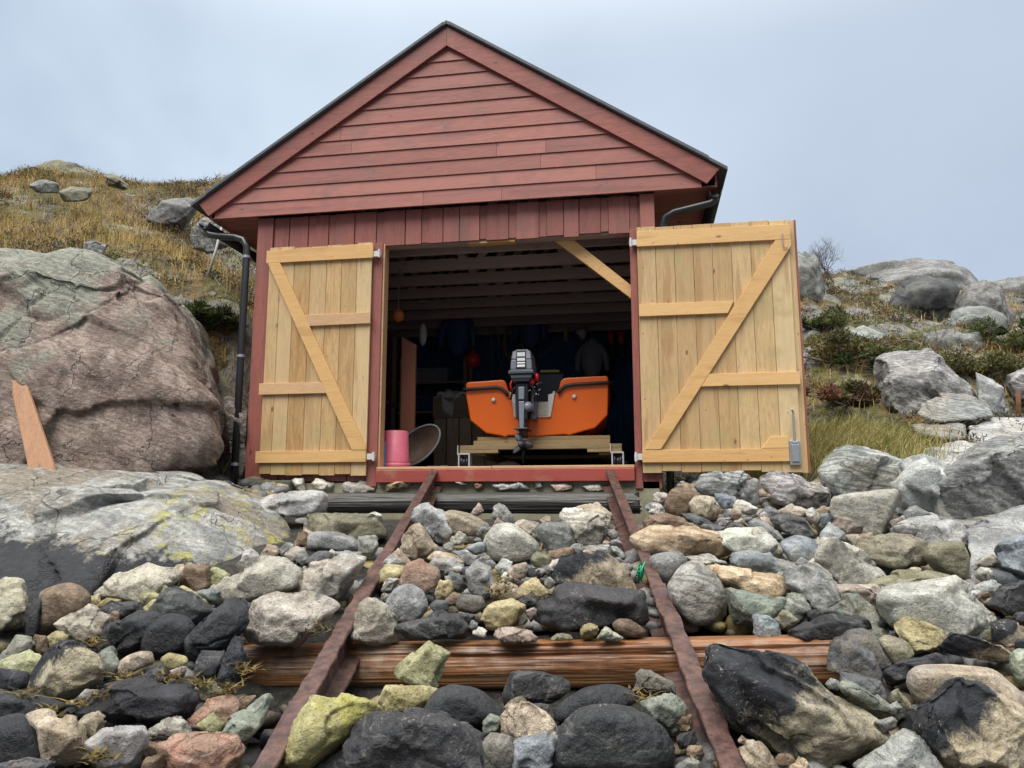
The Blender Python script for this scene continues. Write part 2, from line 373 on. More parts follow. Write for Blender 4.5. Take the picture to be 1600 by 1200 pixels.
# ------------------------------------------------------------------ sky and sun
SUN_EL, SUN_AZ = R(56), R(200)          # soft light from the sea side, behind the camera
w = bpy.data.worlds.new('World'); scene.world = w; w.use_nodes = True
nt = w.node_tree; nt.nodes.clear()
class WT(NT):
    def __init__(s, t): s.t = t
W = WT(nt)
wo = nt.nodes.new('ShaderNodeOutputWorld'); bg = nt.nodes.new('ShaderNodeBackground'); nt.links.new(bg.outputs[0], wo.inputs[0])
sky = nt.nodes.new('ShaderNodeTexSky'); sky.sky_type = 'NISHITA'; sky.sun_disc = False; sky.sun_elevation = SUN_EL; sky.sun_rotation = SUN_AZ
dirv = nt.nodes.new('ShaderNodeTexCoord').outputs['Generated']
sx = nt.nodes.new('ShaderNodeSeparateXYZ'); nt.links.new(dirv, sx.inputs[0])
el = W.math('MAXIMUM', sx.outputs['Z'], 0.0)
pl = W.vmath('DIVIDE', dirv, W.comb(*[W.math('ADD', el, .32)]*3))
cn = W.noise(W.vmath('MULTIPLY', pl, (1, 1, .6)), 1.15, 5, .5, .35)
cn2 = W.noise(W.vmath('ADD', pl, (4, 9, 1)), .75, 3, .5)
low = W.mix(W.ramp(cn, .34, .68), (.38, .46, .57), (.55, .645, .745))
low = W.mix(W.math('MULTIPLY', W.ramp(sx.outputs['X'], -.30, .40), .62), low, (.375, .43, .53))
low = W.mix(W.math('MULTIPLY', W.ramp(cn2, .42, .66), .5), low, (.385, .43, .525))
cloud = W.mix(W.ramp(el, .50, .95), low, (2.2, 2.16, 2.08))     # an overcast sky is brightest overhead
cloud = W.mix(W.math('MULTIPLY', W.ramp(sx.outputs['Y'], -.05, -.45), W.ramp(el, .75, .45)), cloud, (.20, .22, .26))  # low sky behind the camera darkened, added to cut frontal fill
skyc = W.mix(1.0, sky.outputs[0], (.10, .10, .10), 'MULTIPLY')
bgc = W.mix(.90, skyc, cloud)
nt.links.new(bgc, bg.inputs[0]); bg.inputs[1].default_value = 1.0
sl = bpy.data.lights.new('sun', 'SUN'); sl.energy = 2.5; sl.angle = R(42); sl.color = (1, .95, .87)
so = bpy.data.objects.new('sun', sl); COL.objects.link(so)
sd = Vector((-.30*math.cos(SUN_EL), -.95*math.cos(SUN_EL), math.sin(SUN_EL)))
so.rotation_euler = sd.to_track_quat('Z', 'Y').to_euler(); so.location = (0, -10, 12)
sky.sun_rotation = math.atan2(sd.x, sd.y)
vs = scene.view_settings; vs.view_transform = 'Standard'; vs.look = 'None'; vs.gamma = 1; vs.exposure = 0.42

# ------------------------------------------------------------------ ground sheet
CP = []
for q in [(-300,335,18),(-150,312,18),(0,285,17),(40,272,17),(85,268,17),(130,275,17),(180,302,17),(240,318,16.5),(310,326,16.5),(400,330,16.5),(620,350,17.5),(900,390,18),(1130,410,18.5),
          (-150,350,14),(0,330,14),(100,358,12.8),(200,385,11.2),(300,430,10.2),(365,480,9.7),(345,560,9.3),(376,645,9.0),(385,720,8.4),(0,420,10.8),(150,450,10),(-200,420,10.8),(-250,520,9.6),
          (-200,745,7.7),(0,735,7.6),(200,745,7.4),(330,752,7.35),(-200,820,6.0),(0,850,5.6),(200,880,5.3),(400,850,5.6),
          (1215,425,15.5),(1240,420,15.5),(1262,438,15.6),(1300,450,17.5),(1345,452,20),(1400,438,22),(1460,432,22.5),(1520,448,23),(1600,458,22),(1720,456,22),(1850,460,22),
          (1260,470,14.2),(1270,540,12),(1300,600,10.2),(1290,690,8.3),(1265,735,7.6),(1400,700,8.3),(1400,485,18),(1500,505,15.6),(1600,525,13.6),(1700,530,13.5),
          (1350,560,12),(1450,572,11.2),(1600,600,10.4),(1500,645,9.3),(1610,665,9.0),(1750,650,9.0),(1900,600,10),(1450,690,8.2),(1600,760,6.6),(1750,760,6.6)]:
    CP.append(wp(*q))
for x in (-2.6, -.7, 1.2):
    for y in (.3, 2, 4, 5.4): CP.append((x, y, -.42))
for x in (-6, -4, -2, 0, 2, 4, 6):
    for y in (-8, -6, -4.5, -3.2, -2): CP.append((x, y, slip_z(x, y)-.22))
for x in (-1.5, 0, 1.2): CP.append((x, -1.0, slip_z(x, -1.0)-.22))
for p in [(-10,24,5.2),(-3,25,5.2),(6,27,4.6),(14,32,4.6),(-16,22,5.2),(-45,-10,-2),(45,-10,-2),(-45,10,6),(45,10,6),(-45,48,6),(0,48,6),(45,48,6),(-22,32,5.5),(0,34,5.2),(22,40,5),(-22,8,5.5),(26,8,5),(-20,-8,-2),(20,-8,-2),(-14,-3,1.2),(14,-3,.6),(-9,-3.5,-.3),(9,-3.5,-.4)]: CP.append(p)
CP = np.array(CP, float)
def _U(r2): return np.where(r2 > 1e-12, r2*np.log(r2+1e-12), 0)
_n = len(CP); _K = _U(((CP[:, None, :2]-CP[None, :, :2])**2).sum(2))+np.eye(_n)*.12
_L = np.zeros((_n+3, _n+3)); _L[:_n, :_n] = _K; _L[:_n, _n] = 1; _L[:_n, n1:=_n+1] = CP[:, 0]; _L[:_n, _n+2] = CP[:, 1]; _L[_n:, :_n] = _L[:_n, _n:].T
_W = np.linalg.solve(_L, np.append(CP[:, 2], [0, 0, 0]))
def ground_base(x, y):
    x = np.asarray(x, float); y = np.asarray(y, float); out = np.empty(len(x))
    for i in range(0, len(x), 20000):
        a, b = x[i:i+20000], y[i:i+20000]
        r2 = (a[:, None]-CP[None, :, 0])**2+(b[:, None]-CP[None, :, 1])**2
        out[i:i+20000] = _U(r2) @ _W[:_n]+_W[_n]+_W[_n+1]*a+_W[_n+2]*b
    return out
def sstep(a, b, x): t = np.clip((x-a)/(b-a), 0, 1); return t*t*(3-2*t)
def hill_mask(x, y):
    "0 on the beach, 1 on the heath"
    return np.clip(sstep(-.6, .9, y+np.where(x < 0, .35*np.clip(-x-3.2, -1, 4), -.1*(x-2))), 0, 1)*np.clip(sstep(1.35, 1.75, x)+sstep(-2.95, -3.2, x)+sstep(5.6, 6.5, y), 0, 1)
def ground_z(x, y):
    x = np.asarray(x, float); y = np.asarray(y, float); z = ground_base(x, y); hm = hill_mask(x, y)
    P = np.stack([x, y, np.zeros_like(x)], 1)
    far = sstep(6, 14, y)
    n = fbm(P*.55, 5, 3)*.18*(.6+.9*far)+np.maximum(0, fbm(P*.9+7, 4, 8))*.30*far+(.10-np.abs(fbm(P*1.8, 4, 21)))*.16+fbm(P*5, 3, 31)*.025
    z = z+n*hm+fbm(P*3, 3, 5)*.03*(1-hm)
    z = z-.30*np.exp(-((y+.30)/.42)**4)*sstep(-2.35, -1.9, x)*(1-sstep(1.25, 1.5, x))-.12*np.exp(-((y+3.75)/.45)**4)*sstep(-1.1, -.8, x)*(1-sstep(2.1, 2.4, x))
    ins = (1-sstep(1.6, 2.1, x))*sstep(-3.45, -2.95, x)*sstep(-.6, .1, y)*(1-sstep(5.9, 6.5, y))
    return np.where(ins > 0, z*(1-ins)+np.minimum(z, -.30)*ins, z)
def axis(a, b, c, d, fine, coarse):
    "a..d with fine steps between b and c"
    L, s, p = [], fine, b
    while p > a: L.append(p); s = min(coarse, s*1.12); p -= s
    L = L[::-1]+list(np.arange(b+fine, c, fine)); s, p = fine, c
    while p < d: L.append(p); s = min(coarse, s*1.12); p += s
    return np.array([a]+L+[d])
gx, gy = axis(-60, -9, 10, 60, .075, 2.5), axis(-14, -7.8, 16, 70, .075, 2.5)
X, Y = np.meshgrid(gx, gy); X, Y = X.ravel(), Y.ravel(); Z = ground_z(X, Y)
nx, ny = len(gx), len(gy); I = np.arange(nx*ny).reshape(ny, nx)
F = np.stack([I[:-1, :-1].ravel(), I[:-1, 1:].ravel(), I[1:, 1:].ravel(), I[1:, :-1].ravel()], 1)

def ground_material():
    t = NT('heath_ground'); c = t.obj(); hm = t.attr('hill')
    n1 = t.noise(c, .55, 6, .62); n2 = t.noise(c, 2.1, 6, .65, .4); n3 = t.noise(c, 11, 5, .7); n4 = t.noise(c, 48, 4, .75)
    heath = t.mix(t.ramp(n2, .35, .65), (.10, .065, .03), (.30, .19, .065))
    heath = t.mix(t.ramp(n1, .44, .58), heath, (.11, .12, .026))
    heath = t.mix(t.math('MULTIPLY', t.ramp(t.noise(t.vmath('ADD', c, (5, 5, 5)), 1.3, 5, .6), .56, .66), .8), heath, (.20, .155, .03))
    heath = t.mix(t.ramp(n3, .42, .62), heath, (.030, .026, .016))
    heath = t.mix(t.math('MULTIPLY', t.ramp(n4, .5, .7), .5), heath, (.25, .21, .12))
    rock = t.mix(t.ramp(n3, .35, .65), (.13, .13, .125), (.33, .33, .305))
    rock = t.mix(t.ramp(n2, .48, .62), rock, (.34, .345, .23))
    rock = t.mix(t.math('MULTIPLY', t.ramp(n4, .5, .62), .7), rock, (.06, .06, .06))
    geo = t.n('ShaderNodeNewGeometry'); sn = t.n('ShaderNodeSeparateXYZ'); t.t.links.new(geo.outputs['Normal'], sn.inputs[0])
    rm = t.ramp(t.math('SUBTRACT', t.noise(t.vmath('ADD', c, (2, 8, 1)), .95, 8, .68, .5), t.math('MULTIPLY', t.math('SUBTRACT', t.math('SUBTRACT', sn.outputs['Z'], .78), t.math('MULTIPLY', t.attr('rocky'), 2.9)), .35)), .52, .57)
    hill = t.mix(rm, heath, rock)
    grav = t.mix(t.ramp(n3, .35, .65), (.014, .013, .012), (.06, .055, .045))
    grav = t.mix(t.math('MULTIPLY', t.math('SUBTRACT', 1.0, t.ramp(t.vor(c, 24), .1, .35)), .4), grav, (.12, .11, .09))
    col = t.mix(hm, grav, hill)
    return t.fin(col, .85, t.bump(t.math('ADD', n3, t.math('MULTIPLY', n4, .5)), .9, .06))
ground = link('ground', np_mesh('ground', np.stack([X, Y, Z], 1), F, {'hill': hill_mask(X, Y), 'rocky': sstep(1.5, 3.5, X)*sstep(2.5, 6, Y)*.045}), ground_material(), smooth=True)
tag(ground, 'heath hillside and stony shore sloping down towards the sea', 'ground', kind='structure')

# ------------------------------------------------------------------ grass and heather
def leaf_material(name, rough=.75, trans=.15):
    t = NT(name); col = t.attr('tone', 'Color')
    t.fin(col, rough); t.put(t.b.inputs['Transmission Weight'], 0.0)
    tr = t.n('ShaderNodeBsdfTranslucent'); t.put(tr.inputs[0], col); mx = t.n('ShaderNodeMixShader'); mx.inputs[0].default_value = trans
    t.t.links.new(t.b.outputs[0], mx.inputs[1]); t.t.links.new(tr.outputs[0], mx.inputs[2]); t.t.links.new(mx.outputs[0], t.out.inputs[0]); return t.m
LEAF = leaf_material('blades')
def palette(n, cols, var=.25):
    cols = np.array(cols); c = cols[RNG.integers(0, len(cols), n)]
    return np.clip(c*RNG.uniform(1-var, 1+var, (n, 1)), 0, 1)
def blades(P, h, wd, cols, lean=.35, drift=(0, 0)):
    n = len(P); a = RNG.uniform(0, 2*math.pi, n); side = np.stack([np.cos(a), np.sin(a), 0*a], 1)
    la = RNG.uniform(0, 2*math.pi, n); lr = np.abs(RNG.normal(0, lean, n)); ld = np.stack([np.cos(la)*lr+drift[0], np.sin(la)*lr+drift[1], 0*la], 1)
    h = h[:, None]; wd = wd[:, None]
    b0, b1 = P-side*wd, P+side*wd
    m = P+np.array([0, 0, 1])*h*.6+ld*h*.4; m0, m1 = m-side*wd*.7, m+side*wd*.7
    tip = P+np.array([0, 0, 1])*h*.95+ld*h*1.15
    V = np.stack([b0, b1, m0, m1, tip], 1).reshape(-1, 3); i = np.arange(n)[:, None]*5
    return V, np.concatenate([i+[[0, 1, 3]], i+[[0, 3, 2]], i+[[2, 3, 4]]], 0).astype(int), np.repeat(cols, 5, 0)
def scatter(n, x0, x1, y0, y1, dens):
    x = RNG.uniform(x0, x1, n); y = RNG.uniform(y0, y1, n); k = RNG.random(n) < dens(x, y); x, y = x[k], y[k]
    return np.stack([x, y, ground_z(x, y)], 1)
def patch(x, y, sc, seed, a, b): return sstep(a, b, fbm(np.stack([x*sc, y*sc, 0*x], 1), 4, seed))
def clear_shed(x, y): return ~((x > -3.05) & (x < 1.62) & (y > -.4) & (y < 6.0))
# long dry grass
dl = lambda x, y: hill_mask(x, y)*clear_shed(x, y)*np.where(x < 0, .25+.75*patch(x, y, .7, 51, -.3, .25), .22+.7*patch(x, y, .8, 52, -.1, .4))*np.where(y > 8.0, .35, 1)
P = np.vstack([scatter(90000, -14, -2.9, -.3, 11, dl), scatter(26000, 1.7, 12, .3, 16, dl)])
V, F, C = blades(P-[0, 0, .02], RNG.uniform(.08, .30, len(P)), RNG.uniform(.0025, .006, len(P)),
                 palette(len(P), [(.42, .29, .095), (.50, .36, .14), (.34, .21, .07), (.56, .44, .22), (.26, .23, .06), (.42, .25, .06)]), .45)
tag(link('dry_grass', np_mesh('dry_grass', V, F, None, C), LEAF), 'tan and straw coloured long grass covering the heath slopes', 'grass', kind='stuff')
# lush grass at the foot of the opened leaf
gl = lambda x, y: np.exp(-(((x-3.25)/.78)**2+((y-.95)/.75)**2)**1.5)
P = scatter(60000, 1.7, 6, -.2, 3.2, gl)
V, F, C = blades(P-[0, 0, .02], RNG.uniform(.12, .36, len(P)), RNG.uniform(.003, .006, len(P)),
                 palette(len(P), [(.24, .26, .06), (.34, .32, .10), (.46, .40, .17), (.16, .20, .04), (.54, .46, .24), (.36, .25, .10)]), .6, (.15, -.12))
tag(link('green_grass', np_mesh('green_grass', V, F, None, C), LEAF), 'lush yellow-green grass beside the wide open door', 'grass', kind='stuff')
# heather: low domes of tiny leaves
def tufts(P, rad, per, cols, size=.022, flat=.6):
    n = len(P)*per; c = np.repeat(P, per, 0); r = np.repeat(rad, per)[:, None]
    d = RNG.normal(size=(n, 3)); d[:, 2] = np.abs(d[:, 2])*flat; d /= np.linalg.norm(d, axis=1)[:, None]*1.0
    q = c+d*r*(RNG.random((n, 1))**.35)*[1, 1, flat*1.2]
    u = RNG.normal(size=(n, 3)); u /= np.linalg.norm(u, axis=1)[:, None]; u[:, 2] = np.abs(u[:, 2]); v = np.cross(u, RNG.normal(size=(n, 3))); v /= np.linalg.norm(v, axis=1)[:, None]
    s = size*RNG.uniform(.6, 1.5, (n, 1)); V = np.stack([q-v*s*.35, q+v*s*.35, q+u*s*2.1], 1).reshape(-1, 3)
    return V, np.arange(n*3).reshape(-1, 3), np.repeat(np.repeat(cols, per, 0)*RNG.uniform(.6, 1.35, (n, 1)), 3, 0)
hl = lambda x, y: hill_mask(x, y)*clear_shed(x, y)*np.clip(.22+.78*patch(x, y, .8, 61, -.15, .25)+.5*(x < 0)*sstep(6.5, 9, y), 0, 1)
P = np.vstack([scatter(2300, -14, -2.9, .4, 11.5, hl), scatter(2600, 1.7, 13, .9, 19, hl)])
V, F, C = tufts(P, RNG.uniform(.10, .34, len(P)), 95, palette(len(P), [(.075, .048, .028), (.05, .05, .02), (.10, .065, .035), (.045, .06, .018), (.10, .10, .025), (.14, .075, .028)]), .022)
tag(link('heather', np_mesh('heather', V, F, None, C), LEAF), 'brown and dark green heather tufts over the rocky hillside', 'heather', kind='stuff')
# ------------------------------------------------------------------ materials of the built things
RED = lambda ax: wood('red_paint_'+ax, (.325, .098, .074), (.15, .045, .037), ax, knots=.9, grain=.8, rough=.55, tintvar=.42, hue=(.40, .15, .118), stain=(.17, .085, .075), stain_amt=.45)
RED_X, RED_Z, RED_Y = RED('x'), RED('z'), RED('y')
SILLRED = wood('worn_red_paint', (.33, .062, .045), (.20, .04, .03), 'x', knots=.3, grain=.5, rough=.5, tintvar=.2, stain=(.36, .24, .18), stain_amt=.5)
PINE_Z = wood('new_pine_z', (.61, .40, .165), (.29, .14, .045), 'z', knots=1.0, grain=1.15, tintvar=.45, hue=(.74, .60, .36), stain=(.40, .32, .14), stain_amt=.6)
PINE_X = wood('new_pine_x', (.70, .425, .165), (.42, .22, .07), 'x', knots=1.0, grain=.6, tintvar=.25, hue=(.80, .54, .26))
PINE_GREY = wood('faded_pine', (.58, .37, .20), (.32, .18, .09), 'x', knots=.6, grain=.7, tintvar=.2)
TRUSS = wood('indoor_timber', (.40, .31, .28), (.22, .165, .145), 'x', knots=.4, grain=.6, tintvar=.3)
TRUSS_Z = wood('indoor_stud', (.40, .31, .28), (.22, .165, .145), 'z', knots=.4, grain=.6, tintvar=.3)
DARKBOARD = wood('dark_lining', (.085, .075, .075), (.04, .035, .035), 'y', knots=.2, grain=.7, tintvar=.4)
CRATEW = wood('crate_wood', (.50, .36, .23), (.24, .165, .11), 'z', knots=.7, grain=.9, tintvar=.45)
TROLLEYW = wood('trolley_plank', (.36, .26, .13), (.20, .13, .06), 'x', knots=.6, grain=.8, tintvar=.35)
OLDLOG = wood('wet_driftwood', (.34, .145, .055), (.035, .018, .012), 'x', knots=.2, grain=1.15, rough=.4, tintvar=.35, hue=(.56, .30, .14), stain=(.36, .30, .24), stain_amt=.5, scale=.9)
GREYLOG = wood('tarred_log', (.060, .057, .053), (.022, .021, .020), 'x', knots=.2, grain=.9, rough=.45, tintvar=.2, hue=(.07, .066, .062), scale=.8)
PLANKW = wood('weathered_plank', (.44, .24, .13), (.25, .12, .065), 'z', knots=.5, grain=.8, tintvar=.2)
CONC = plain('mortar', (.33, .315, .22), .9, vary=.55, scale=5, bump=.8)
CONC_D = plain('mossy_concrete', (.10, .105, .075), .9, vary=.5, scale=7, bump=.8)
ROOFM = plain('roof_felt', (.085, .092, .105), .6, vary=.3, scale=14)
BLACKP = plain('black_gutter', (.018, .019, .022), .32, vary=.2, scale=12, bump=.03)
GALV = plain('galvanised_steel', (.42, .44, .46), .42, .75, .3, 30)
WHITEM = plain('white_bracket', (.62, .62, .60), .4, 0, .25, 30)
ORANGE = plain('orange_gelcoat', (.78, .135, .006), .28, vary=.10, scale=5, bump=.02)
BLACKRUB = plain('black_rubber', (.02, .02, .022), .5, vary=.2, scale=20)
PLY = plain('pale_transom_pad', (.50, .47, .38), .6, vary=.45, scale=26)
MGREY = plain('motor_grey', (.075, .088, .11), .35, .0, .15, 16, .03)
MLITE = plain('motor_light_grey', (.20, .225, .27), .35, .0, .15, 16, .03)
MDARK = plain('motor_dark', (.016, .019, .026), .35, .1, .2, 16, .03)
DECAL = plain('decal_white', (.74, .77, .78), .35, 0, .12, 60, 0)
PINKP = plain('pink_plastic', (.66, .15, .22), .42, vary=.18, scale=9, bump=.04)
BLUEP = plain('blue_panel', (.13, .26, .48), .5, vary=.2)
GREYP = plain('grey_tray', (.14, .145, .155), .5, vary=.3)
RUSTB = plain('brown_tray_inside', (.10, .065, .045), .7, vary=.8)
REDB = plain('red_float', (.62, .025, .03), .35, vary=.15, bump=.03)
ORB = plain('orange_float', (.55, .17, .03), .5, vary=.3)
CLOTH = plain('pale_cloth', (.50, .48, .46), .9, vary=.3, scale=14, bump=.4)
ROPE = plain('old_rope', (.24, .20, .15), .9, vary=.4, scale=60)
GREENR = plain('green_rope', (.03, .42, .23), .7, vary=.3, scale=80)
RUSTPOST = plain('rusty_post', (.16, .075, .04), .85, .1, .5, 20, .4)
BLUEW = plain('blue_sheet_metal', (.05, .17, .32), .45, 0.05, .35, 6, .03)
YELLOWP = plain('dull_yellow', (.42, .33, .10), .6)

# ------------------------------------------------------------------ the boathouse
BX0, BX1, BD, CX = -2.84, 1.46, 5.6, -.695
house = empty('boathouse', (CX, 0, -.3), 'red wooden boathouse with steep gable and both plank doors thrown open', 'boathouse')
rd = random.Random(3)
# vertical board-on-board front
m = MB()
m.box(-2.70, -1.50, -.004, .10, -.10, 2.775, .3); m.box(-1.50, 1.32, -.004, .10, 2.40, 2.772, .4); m.box(1.27, 1.40, -.004, .10, -.18, 2.40, .4)
x = -2.655
while x < 1.25:
    w_ = rd.choice((.15, .17, .21, .235)); x1 = min(x+w_, 1.30)
    zb = (-.12 if x1 < -1.45 else 2.375)+rd.uniform(-.012, .02)
    m.box(x, x1, -.026, -.004, zb, 2.772); 
    g = rd.choice((.008, .012, .075, .085))
    if g > .05: m.box(x1+.003, x1+g-.003, -.012, -.004, zb+.015, 2.772)
    x = x1+g
m.box(1.275, 1.455, -.03, -.004, -.20, .02)
m.build('front_wall', RED_Z, house, bevel=.002)
for (a, b, z0) in ((BX0, -2.66, -.13), (1.315, BX1, .02)):
    MB().box(a, b, -.052, -.026, z0, 2.772).build('corner_board', RED_Z, house, bevel=.004)
m = MB()
m.box(BX0, BX0+.04, .10, BD, -.15, 2.84); m.box(BX0-.002, BX0, -.026, BD, -.13, 2.84)
m.build('side_wall', RED_Y, house)
m = MB(); m.box(BX1-.04, BX1, .10, BD, -.15, 2.84); m.box(BX1, BX1+.002, -.026, BD, -.15, 2.84); m.build('side_wall', RED_Y, house)
for sx_ in (BX0+.04, BX1-.10):
    m = MB()
    for k in range(9): m.box(sx_, sx_+.06, .25+k*.62, .32+k*.62, -.05, 2.45)
    m.box(sx_, sx_+.05, .12, BD-.1, 1.25, 1.32); m.box(sx_-.0, sx_+.07, .12, BD-.1, 2.45, 2.55)
    m.build('stud_frame', TRUSS_Z, house)
# blue corrugated back wall
V, F = [], []; xs = np.linspace(BX0+.04, BX1-.04, 561); zz = [-.1, 2.9]
P = np.array([[(a, BD-.06+.018*math.sin(a*2*math.pi/.09), z) for a in xs] for z in zz]).reshape(-1, 3); n_ = len(xs)
link('back_wall', np_mesh('back_wall', P, np.array([[i, i+1, n_+i+1, n_+i] for i in range(n_-1)])), BLUEW, house, True)
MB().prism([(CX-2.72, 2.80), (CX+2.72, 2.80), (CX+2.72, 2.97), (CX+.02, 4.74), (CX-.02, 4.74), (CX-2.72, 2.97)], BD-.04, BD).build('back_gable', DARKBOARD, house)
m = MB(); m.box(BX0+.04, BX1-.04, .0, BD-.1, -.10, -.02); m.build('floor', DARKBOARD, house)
# gable of overlapping horizontal boards
def gable_half(z): return (4.80-z)/.657
m = MB(); zs = [2.762, 2.925, 3.085, 3.25, 3.41, 3.57, 3.735, 3.90, 4.065, 4.23, 4.39, 4.52, 4.64]
for i in range(len(zs)-1):
    z0, z1 = zs[i], zs[i+1]+.018
    cuts = [-4]+sorted(rd.uniform(-2.2, 1.4) for _ in range(rd.choice((1, 1, 2)) if i < 8 else 0))+[4]
    for a, b in zip(cuts[:-1], cuts[1:]):
        h0, h1 = min(2.62, gable_half(z0)-.13), min(2.62, max(.01, gable_half(z1)-.13))
        q = [(max(CX-h0, a+.001), z0), (min(CX+h0, b-.001), z0), (min(CX+h1, b-.001), z1), (max(CX-h1, a+.001), z1)]
        if q[1][0]-q[0][0] < .05 or q[2][0] < q[3][0]: continue
        t_ = rd.random(); vs = [(px, -.143, pz) if pz == z0 else (px, -.128, pz) for px, pz in q]+[(px, -.120, pz) if pz == z0 else (px, -.112, pz) for px, pz in q]
        m.add(vs, [(0, 1, 2, 3), (7, 6, 5, 4), (0, 4, 5, 1), (1, 5, 6, 2), (2, 6, 7, 3), (3, 7, 4, 0)], t_)
m.build('gable_cladding', RED_X, house, bevel=.0015)
# bargeboards, roof, eaves
APX, SL = 4.775, .657
for s in (-1, 1):
    q = [(CX, APX), (CX+s*2.80, APX-2.80*SL), (CX+s*2.67, APX-2.80*SL-.150), (CX, APX-.228)]
    MB().prism(q, -.178, -.150).build('bargeboard', RED_X, house, bevel=.003)
    q = [(CX+s*.0005, APX+.008), (CX+s*2.87, APX+.008-2.87*SL), (CX+s*2.87, APX+.045-2.87*SL), (CX+s*.0005, APX+.050)]
    rf = MB().prism(q, -.212, BD+.2).build('roof', ROOFM, house, bevel=.003)
    m = MB()
    for k in range(14):
        u = .13+k*.19; M_ = Matrix.Translation((CX+s*u, 0, APX+.047-u*SL))
        m.add([M_ @ Vector(v) for v in [(-.0945, -.220, .004+s*.0945*SL), (.0945, -.220, .004-s*.0945*SL), (.0945, -.05, .004-s*.0945*SL), (-.0945, -.05, .004+s*.0945*SL)]]+
              [M_ @ Vector(v) for v in [(-.0945, -.220, -.030+s*.0945*SL), (.0945, -.220, -.030-s*.0945*SL), (.0945, -.2135, -.030-s*.0945*SL), (-.0945, -.2135, -.030+s*.0945*SL)]],
              [(0, 1, 2, 3), (4, 5, 1, 0), (7, 6, 5, 4)])
    m.build('edge_flashing', ROOFM, rf)
    a, b = (BX0-.55, BX0-.002) if s < 0 else (BX1+.002, BX1+.62)
    m = MB(); k0 = -.10
    while k0 < BD: m.box(a, b, k0, k0+.118, 2.775, 2.793); k0 += .12
    m.box(a if s < 0 else b-.02, a+.02 if s < 0 else b, -.10, BD, 2.795, 2.97)
    m.build('soffit', RED_X, house)
    q = [(CX, APX-.03), (CX+s*2.70, APX-.03-2.70*SL), (CX+s*2.70, APX+.0-2.70*SL), (CX, APX)]
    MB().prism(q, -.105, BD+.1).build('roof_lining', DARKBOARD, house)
    gx_ = CX+s*2.755; prof = []
    m = MB(); vs, fs = [], []
    for yy in (-.12, BD):
        for k in range(9):
            t_ = math.pi*(1+k/8); vs.append((gx_+.065*math.cos(t_), yy, 2.735+.075*math.sin(t_)))
        for k in range(8, -1, -1):
            t_ = math.pi*(1+k/8); vs.append((gx_+.058*math.cos(t_), yy, 2.735+.068*math.sin(t_)))
    for k in range(18): fs.append((k, (k+1) % 18, 18+(k+1) % 18, 18+k))
    fs += [tuple(range(18)), tuple(range(35, 17, -1))]
    gt = m.add(vs, fs).build('gutter', BLACKP, house, True)
    wx = -2.925 if s < 0 else 1.535; bx = gx_
    if s < 0: pts = [(bx, -.05, 2.70), (bx, -.06, 2.66), (bx+.05, -.07, 2.61), (bx+.16, -.08, 2.585), (wx-.16, -.10, 2.555), (wx-.05, -.11, 2.515), (wx, -.11, 2.43), (wx, -.11, 1.0), (wx, -.11, -.26)]
    else: pts = [(bx, -.05, 2.70), (bx, -.06, 2.66), (bx-.05, -.07, 2.62), (wx+.12, -.04, 2.56), (wx+.03, -.02, 2.52), (wx, -.012, 2.42), (wx, -.012, 1.0), (wx, -.012, -.24)]
    dp = MB().tube(pts, .038, 12).build('downpipe', BLACKP, gt, True)
    m = MB()
    if s < 0:
        for z in (2.30, 1.2, .05): MB().tube([(wx, -.11, z), (wx, -.11, z+.03)], .043, 12).box(wx-.01, wx+.01, -.08, .01, z, z+.03).build('pipe_clip', GALV, dp)
# roof trusses
for k in range(8):
    yk = .55+k*.60; m = MB()
    m.box(BX0+.05, BX1-.05, yk, yk+.045, 2.46, 2.60)
    for s in (-1, 1):
        m.prism([(CX, APX-.04), (CX+s*2.1, APX-.04-2.1*SL), (CX+s*2.1, APX-.18-2.1*SL), (CX, APX-.20)], yk+.002, yk+.043)
        m.prism([(CX+s*.06, 2.60), (CX+s*.16, 2.60), (CX+s*.95, 3.93), (CX+s*.86, 3.93)], yk+.001, yk+.044)
        m.prism([(CX+s*1.05, 2.60), (CX+s*1.15, 2.60), (CX+s*.98, 3.90), (CX+s*.90, 3.90)], yk+.0015, yk+.0435)
    m.build('roof_truss', TRUSS, house)
# door frame, lintel, knee brace, sill
fr = MB().box(-1.505, -1.395, -.055, .10, -.17, 2.41).build('door_jamb', RED_Z, house, bevel=.004)
MB().box(-1.394, -1.376, -.035, .10, .0, 2.40).build('bare_edge', PINE_GREY, fr)
fr = MB().box(1.205, 1.274, -.055, .10, -.20, 2.40).build('door_jamb', RED_Z, house, bevel=.004)
m = MB(); m.box(-1.39, 1.20, .012, .13, 2.385, 2.56); m.build('lintel', TRUSS, house)
MB().box(-.48, .02, .008, .10, 2.366, 2.384).build('pale_batten', PINE_X, house)
MB().prism([(.42, 2.43), (.58, 2.43), (1.22, 1.86), (1.22, 1.72), (.42, 2.40)], .135, .18).build('knee_brace', PINE_X, house, bevel=.002)
m = MB(); m.box(-1.385, -.80, -.115, .0, -.135, -.004, .2); m.box(-.792, 1.20, -.105, .0, -.130, -.002, .7); m.build('sill_beam', SILLRED, house, bevel=.008)
m = MB(); m.box(-1.39, -.2, -.085, .14, .0, .026); m.box(-.195, 1.20, -.09, .14, .0, .028); m.build('threshold', PINE_GREY, house, bevel=.004)
# foundation
fd = MB().box(BX0+.04, BX1-.03, -.03, BD-.05, -1.2, -.132).build('foundation', CONC, house)
m = MB(); m.box(-2.80, -2.28, -.16, .04, -.335, -.105); o = m.build('concrete_block', CONC_D, house, bevel=.02)

